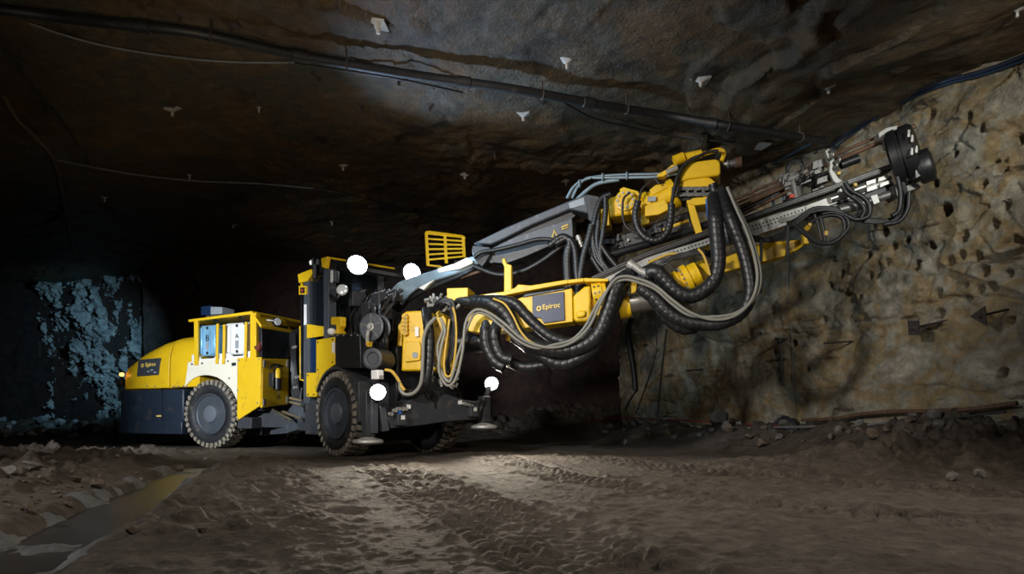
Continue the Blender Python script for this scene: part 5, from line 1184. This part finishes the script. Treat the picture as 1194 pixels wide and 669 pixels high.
wcable([(786,384),(780,420),(772,460),(767,486)], .014, CABLE, 'black cable hanging on the drilled wall, right of the thin one')
wcable([(745,455),(736,470),(731,478)], .02, CABLE, 'loose black cable tail below the vertical hose')
wcable([(921,300),(923,350),(925,400),(926,450),(927,486)], .009, CABG, 'thin grey wire running straight down the drilled wall', .03, 'wire')
wcable([(908,394),(913,402),(915,420),(915,450)], .022, CABLE, 'short black cable loop hanging on the drilled wall by the grey wire', .06)
rr = wcable([(944,489.5),(985,488),(1010,483),(1045,480),(1100,479),(1150,476),(1196,470)], .035, RUST, 'rusty pipe lying along the foot of the drilled wall', .18, 'pipe'); rr['category'] = 'pipe'
wcable([(930,498),(975,497),(1030,496),(1075,490.5),(1110,492),(1150,499),(1196,503)], .022, CABG, 'grey cable lying on the dirt mound at the right', .55)
wcable([(1075,491),(1120,489),(1150,485),(1196,480)], .016, CABLE, 'thin black cable lying behind the grey cable on the dirt mound', .40)
wcable([(700,490),(740,487),(790,489),(850,492),(930,497)], .016, mat('red_cable', (.20, .03, .02), .55, 0, .2, 5), 'red cable lying in the rubble below the drilled wall', .35)
wcable([(915,500),(921,489),(929,486),(940,493),(948,501)], .03, CABLE, 'black hose arched on the rubble beside the pale boulder', .3, 'hose')
# rock bolts in the roof
def roof_bolt(px, py, kind, label, s=1.0):
    s = s * .78
    q = Cp(px, py, 0); t = empty('rock_bolt', (q[0], q[1], q[2]), label, 'rock bolt', 'rock bolts in the roof'); m = BOLTP if kind == 'pale' else BOLTD
    rr = random.Random(int(px*7+py)); a0 = rr.uniform(0, 1.5); n = 4; pl_ = MB(); zc = q + V3(0,0,.015); ring0 = []; 
    tilt = V3(rr.uniform(-.25,.25), rr.uniform(-.25,.25), 0)
    pts = []
    for k in range(16):
        a = a0 + 2*math.pi*k/16; rad = (.17 if k % 4 == 0 else .125 if k % 2 == 0 else .135)*s; d = V3(math.cos(a)*rad, math.sin(a)*rad, 0); pts.append(zc + d + V3(0,0,np.dot(d, tilt)))
    mid = [zc + (p_ - zc)*.45 + V3(0,0,-.035*s) for p_ in pts]; cen = [zc + (p_ - zc)*.15 + V3(0,0,-.06*s) for p_ in pts]
    up_ = [p_ + V3(0,0,.03) for p_ in pts]; pl_.loft([up_, pts, mid, cen]); part(pl_, 'face_plate', m, t)
    L = rr.uniform(.02, .06) * (3.5 if kind == 'long' else 1); part(MB().cyl(zc + V3(0,0,-.03), zc + V3(0,0,-.06-L), .014, 8).cyl(zc + V3(0,0,-.05), zc + V3(0,0,-.10), .03*s, 6), 'bolt_end', m, t)
for a in ((201,128,'pale','pale domed rock bolt plate alone on the dark roof under the pipe'),(441,30,'pale','large pale rock bolt plate at the top of the roof',1.15),(268,28,'dark','dark rock bolt plate above the left half of the pipe'),
          (371,88,'dark','dark tilted bolt plate just below the pipe, left of the blue lit roof'),(292,107,'dark','rusty bolt plate right of the pale domed one'),(302,125,'pale','small pale bolt plate below the rusty one',.6),
          (465,93,'dark','dark bolt plate touching the thin black cable'),(422,121,'long','long dark bolt end left of the paired plates'),(446,133,'dark','dark double bolt plate in the blue lit roof'),(501,123,'dark','dark three cornered bolt plate right of the double plate'),
          (400,194,'pale','pale bolt plate above the left work lamp'),(542,204,'pale','pale bolt plate on a yellow stain above the guard grille'),(577,177,'long','long hanging bolt above the upper boom'),(221,204,'pale','pale bolt plate beside the grey cable bundle',.8),
          (272,262,'pale','small pale bolt plate on the dark roof over the hood',.8),(387,259,'pale','small dim bolt plate over the cab',.7),(661,72,'pale','pale bolt plate above the middle of the pipe'),(610,134,'pale','pale bolt plate under the pipe on the broken roof',1.1),
          (817,93,'pale','large pale bolt plate on the roof ledge',1.25),(966,102,'pale','small pale bolt plate right of the roof ledge',.9),(660,211,'pale','pale bolt plate above the upper boom hoses'),(122,230,'pale','dim bolt plate left of the brown rock band',.8),(1186,12,'pale','pale bolt plate in the top right corner of the roof',.8),(208,17,'dark','dark flat bolt plate at the top left above the pipe',.8)):
    roof_bolt(*a)
# rock bolts sticking out of the drilled wall
def wall_bolt(hx_, hy, tx_, ty_, label, plate=None, r=.018):
    a = wall_p(hx_, hy, -.06); u, z = WR.uz(tx_, ty_, -.45); bq = WR.w(u, -.45, z); t = empty('wall_bolt', tuple(a), label, 'rock bolt', 'rock bolts in the drilled wall')
    part(MB().cyl(a, bq, r, 10), 'bolt_bar', BOLTD, t)
    if plate:
        d = bq - a; d /= np.linalg.norm(d); e1 = np.cross(d, V3(0,0,1)); e1 /= np.linalg.norm(e1); e2 = np.cross(e1, d); s = .13; pb_ = bq - d*.06
        if plate == 3: pp_ = [pb_ + e1*math.cos(k)*s*1.2 + e2*math.sin(k)*s*1.2 for k in (.1, 2.2, 4.3)]
        else: pp_ = [pb_ + e1*math.cos(k)*s*1.2 + e2*math.sin(k)*s*1.2 for k in (.9, 2.5, 4.0, 5.6)]
        part(MB().prism(pp_, d*.015), 'bolt_plate', BOLTD, t)
        part(MB().lathe(pb_, d, [(0,.05),(.04,.03)], 12), 'bolt_nut', BOLTD, t)
wall_bolt(1098, 372, 1062, 383, 'rusty bolt with a square plate bent out of the drilled wall', 4)
wall_bolt(1171, 359, 1140, 369, 'rusty bolt with a three cornered plate near the right edge of the drilled wall', 3)
wall_bolt(987, 397, 961, 400, 'bare bolt bar sticking out of the drilled wall below the feed')
wall_bolt(893, 388, 874, 389, 'short bare bolt bar left of the grey wire on the drilled wall')
wall_bolt(917, 395, 904, 395, 'short bar holding the black cable loop on the drilled wall')
wall_bolt(822, 430, 801, 432, 'dim bare bolt bar low on the shadowed part of the drilled wall')
# small markers on the roof
tgp = Cp(886, 170, .03); single(MB().box(tgp, (.13,.03,0), (-.04,.14,0), (0,0,.012)), 'marker_plate', mat('white_tag', (.6,.6,.58), .5), 'white rectangular tag on the roof below the pipe end', 'tag')
q = wall_p(1061, 101, .0)
red = MB(); rs2 = random.Random(4)
for k in range(9): red.lathe(wall_p(1061 + rs2.uniform(-7, 7), 101.5 + rs2.uniform(-2.5, 2.5), .0), WN, [(-.02, rs2.uniform(.03,.07)), (.012, .02)], 9)
single(red, 'paint_mark', mat('red_spray_paint', (.30,.02,.015), .7), 'patch of red spray paint above the cables on the drilled wall', 'paint mark')
# faint painted digits on the dark end wall
tx_ = MB(); o = text_mesh('16', .62, V3(-15.45, 22.1, 2.85), V3(1,0,0), V3(0,0,1), .02, mat('faded_red_paint', (.075,.048,.042), .8), 'painted_digits', None)
we = bpy.data.objects['wall_end']
for vv in o.data.vertices:                     # lay the paint on the uneven rock
    hit, loc, _, _ = we.ray_cast((vv.co.x + o.location.x, 15, vv.co.z + o.location.z), (0, 1, 0))
    if hit: vv.co.y = loc[1] - .02 - o.location.y + (vv.co.y > 0) * .01
tag(o, 'faint large digits 16 painted on the dark far left wall', 'writing')
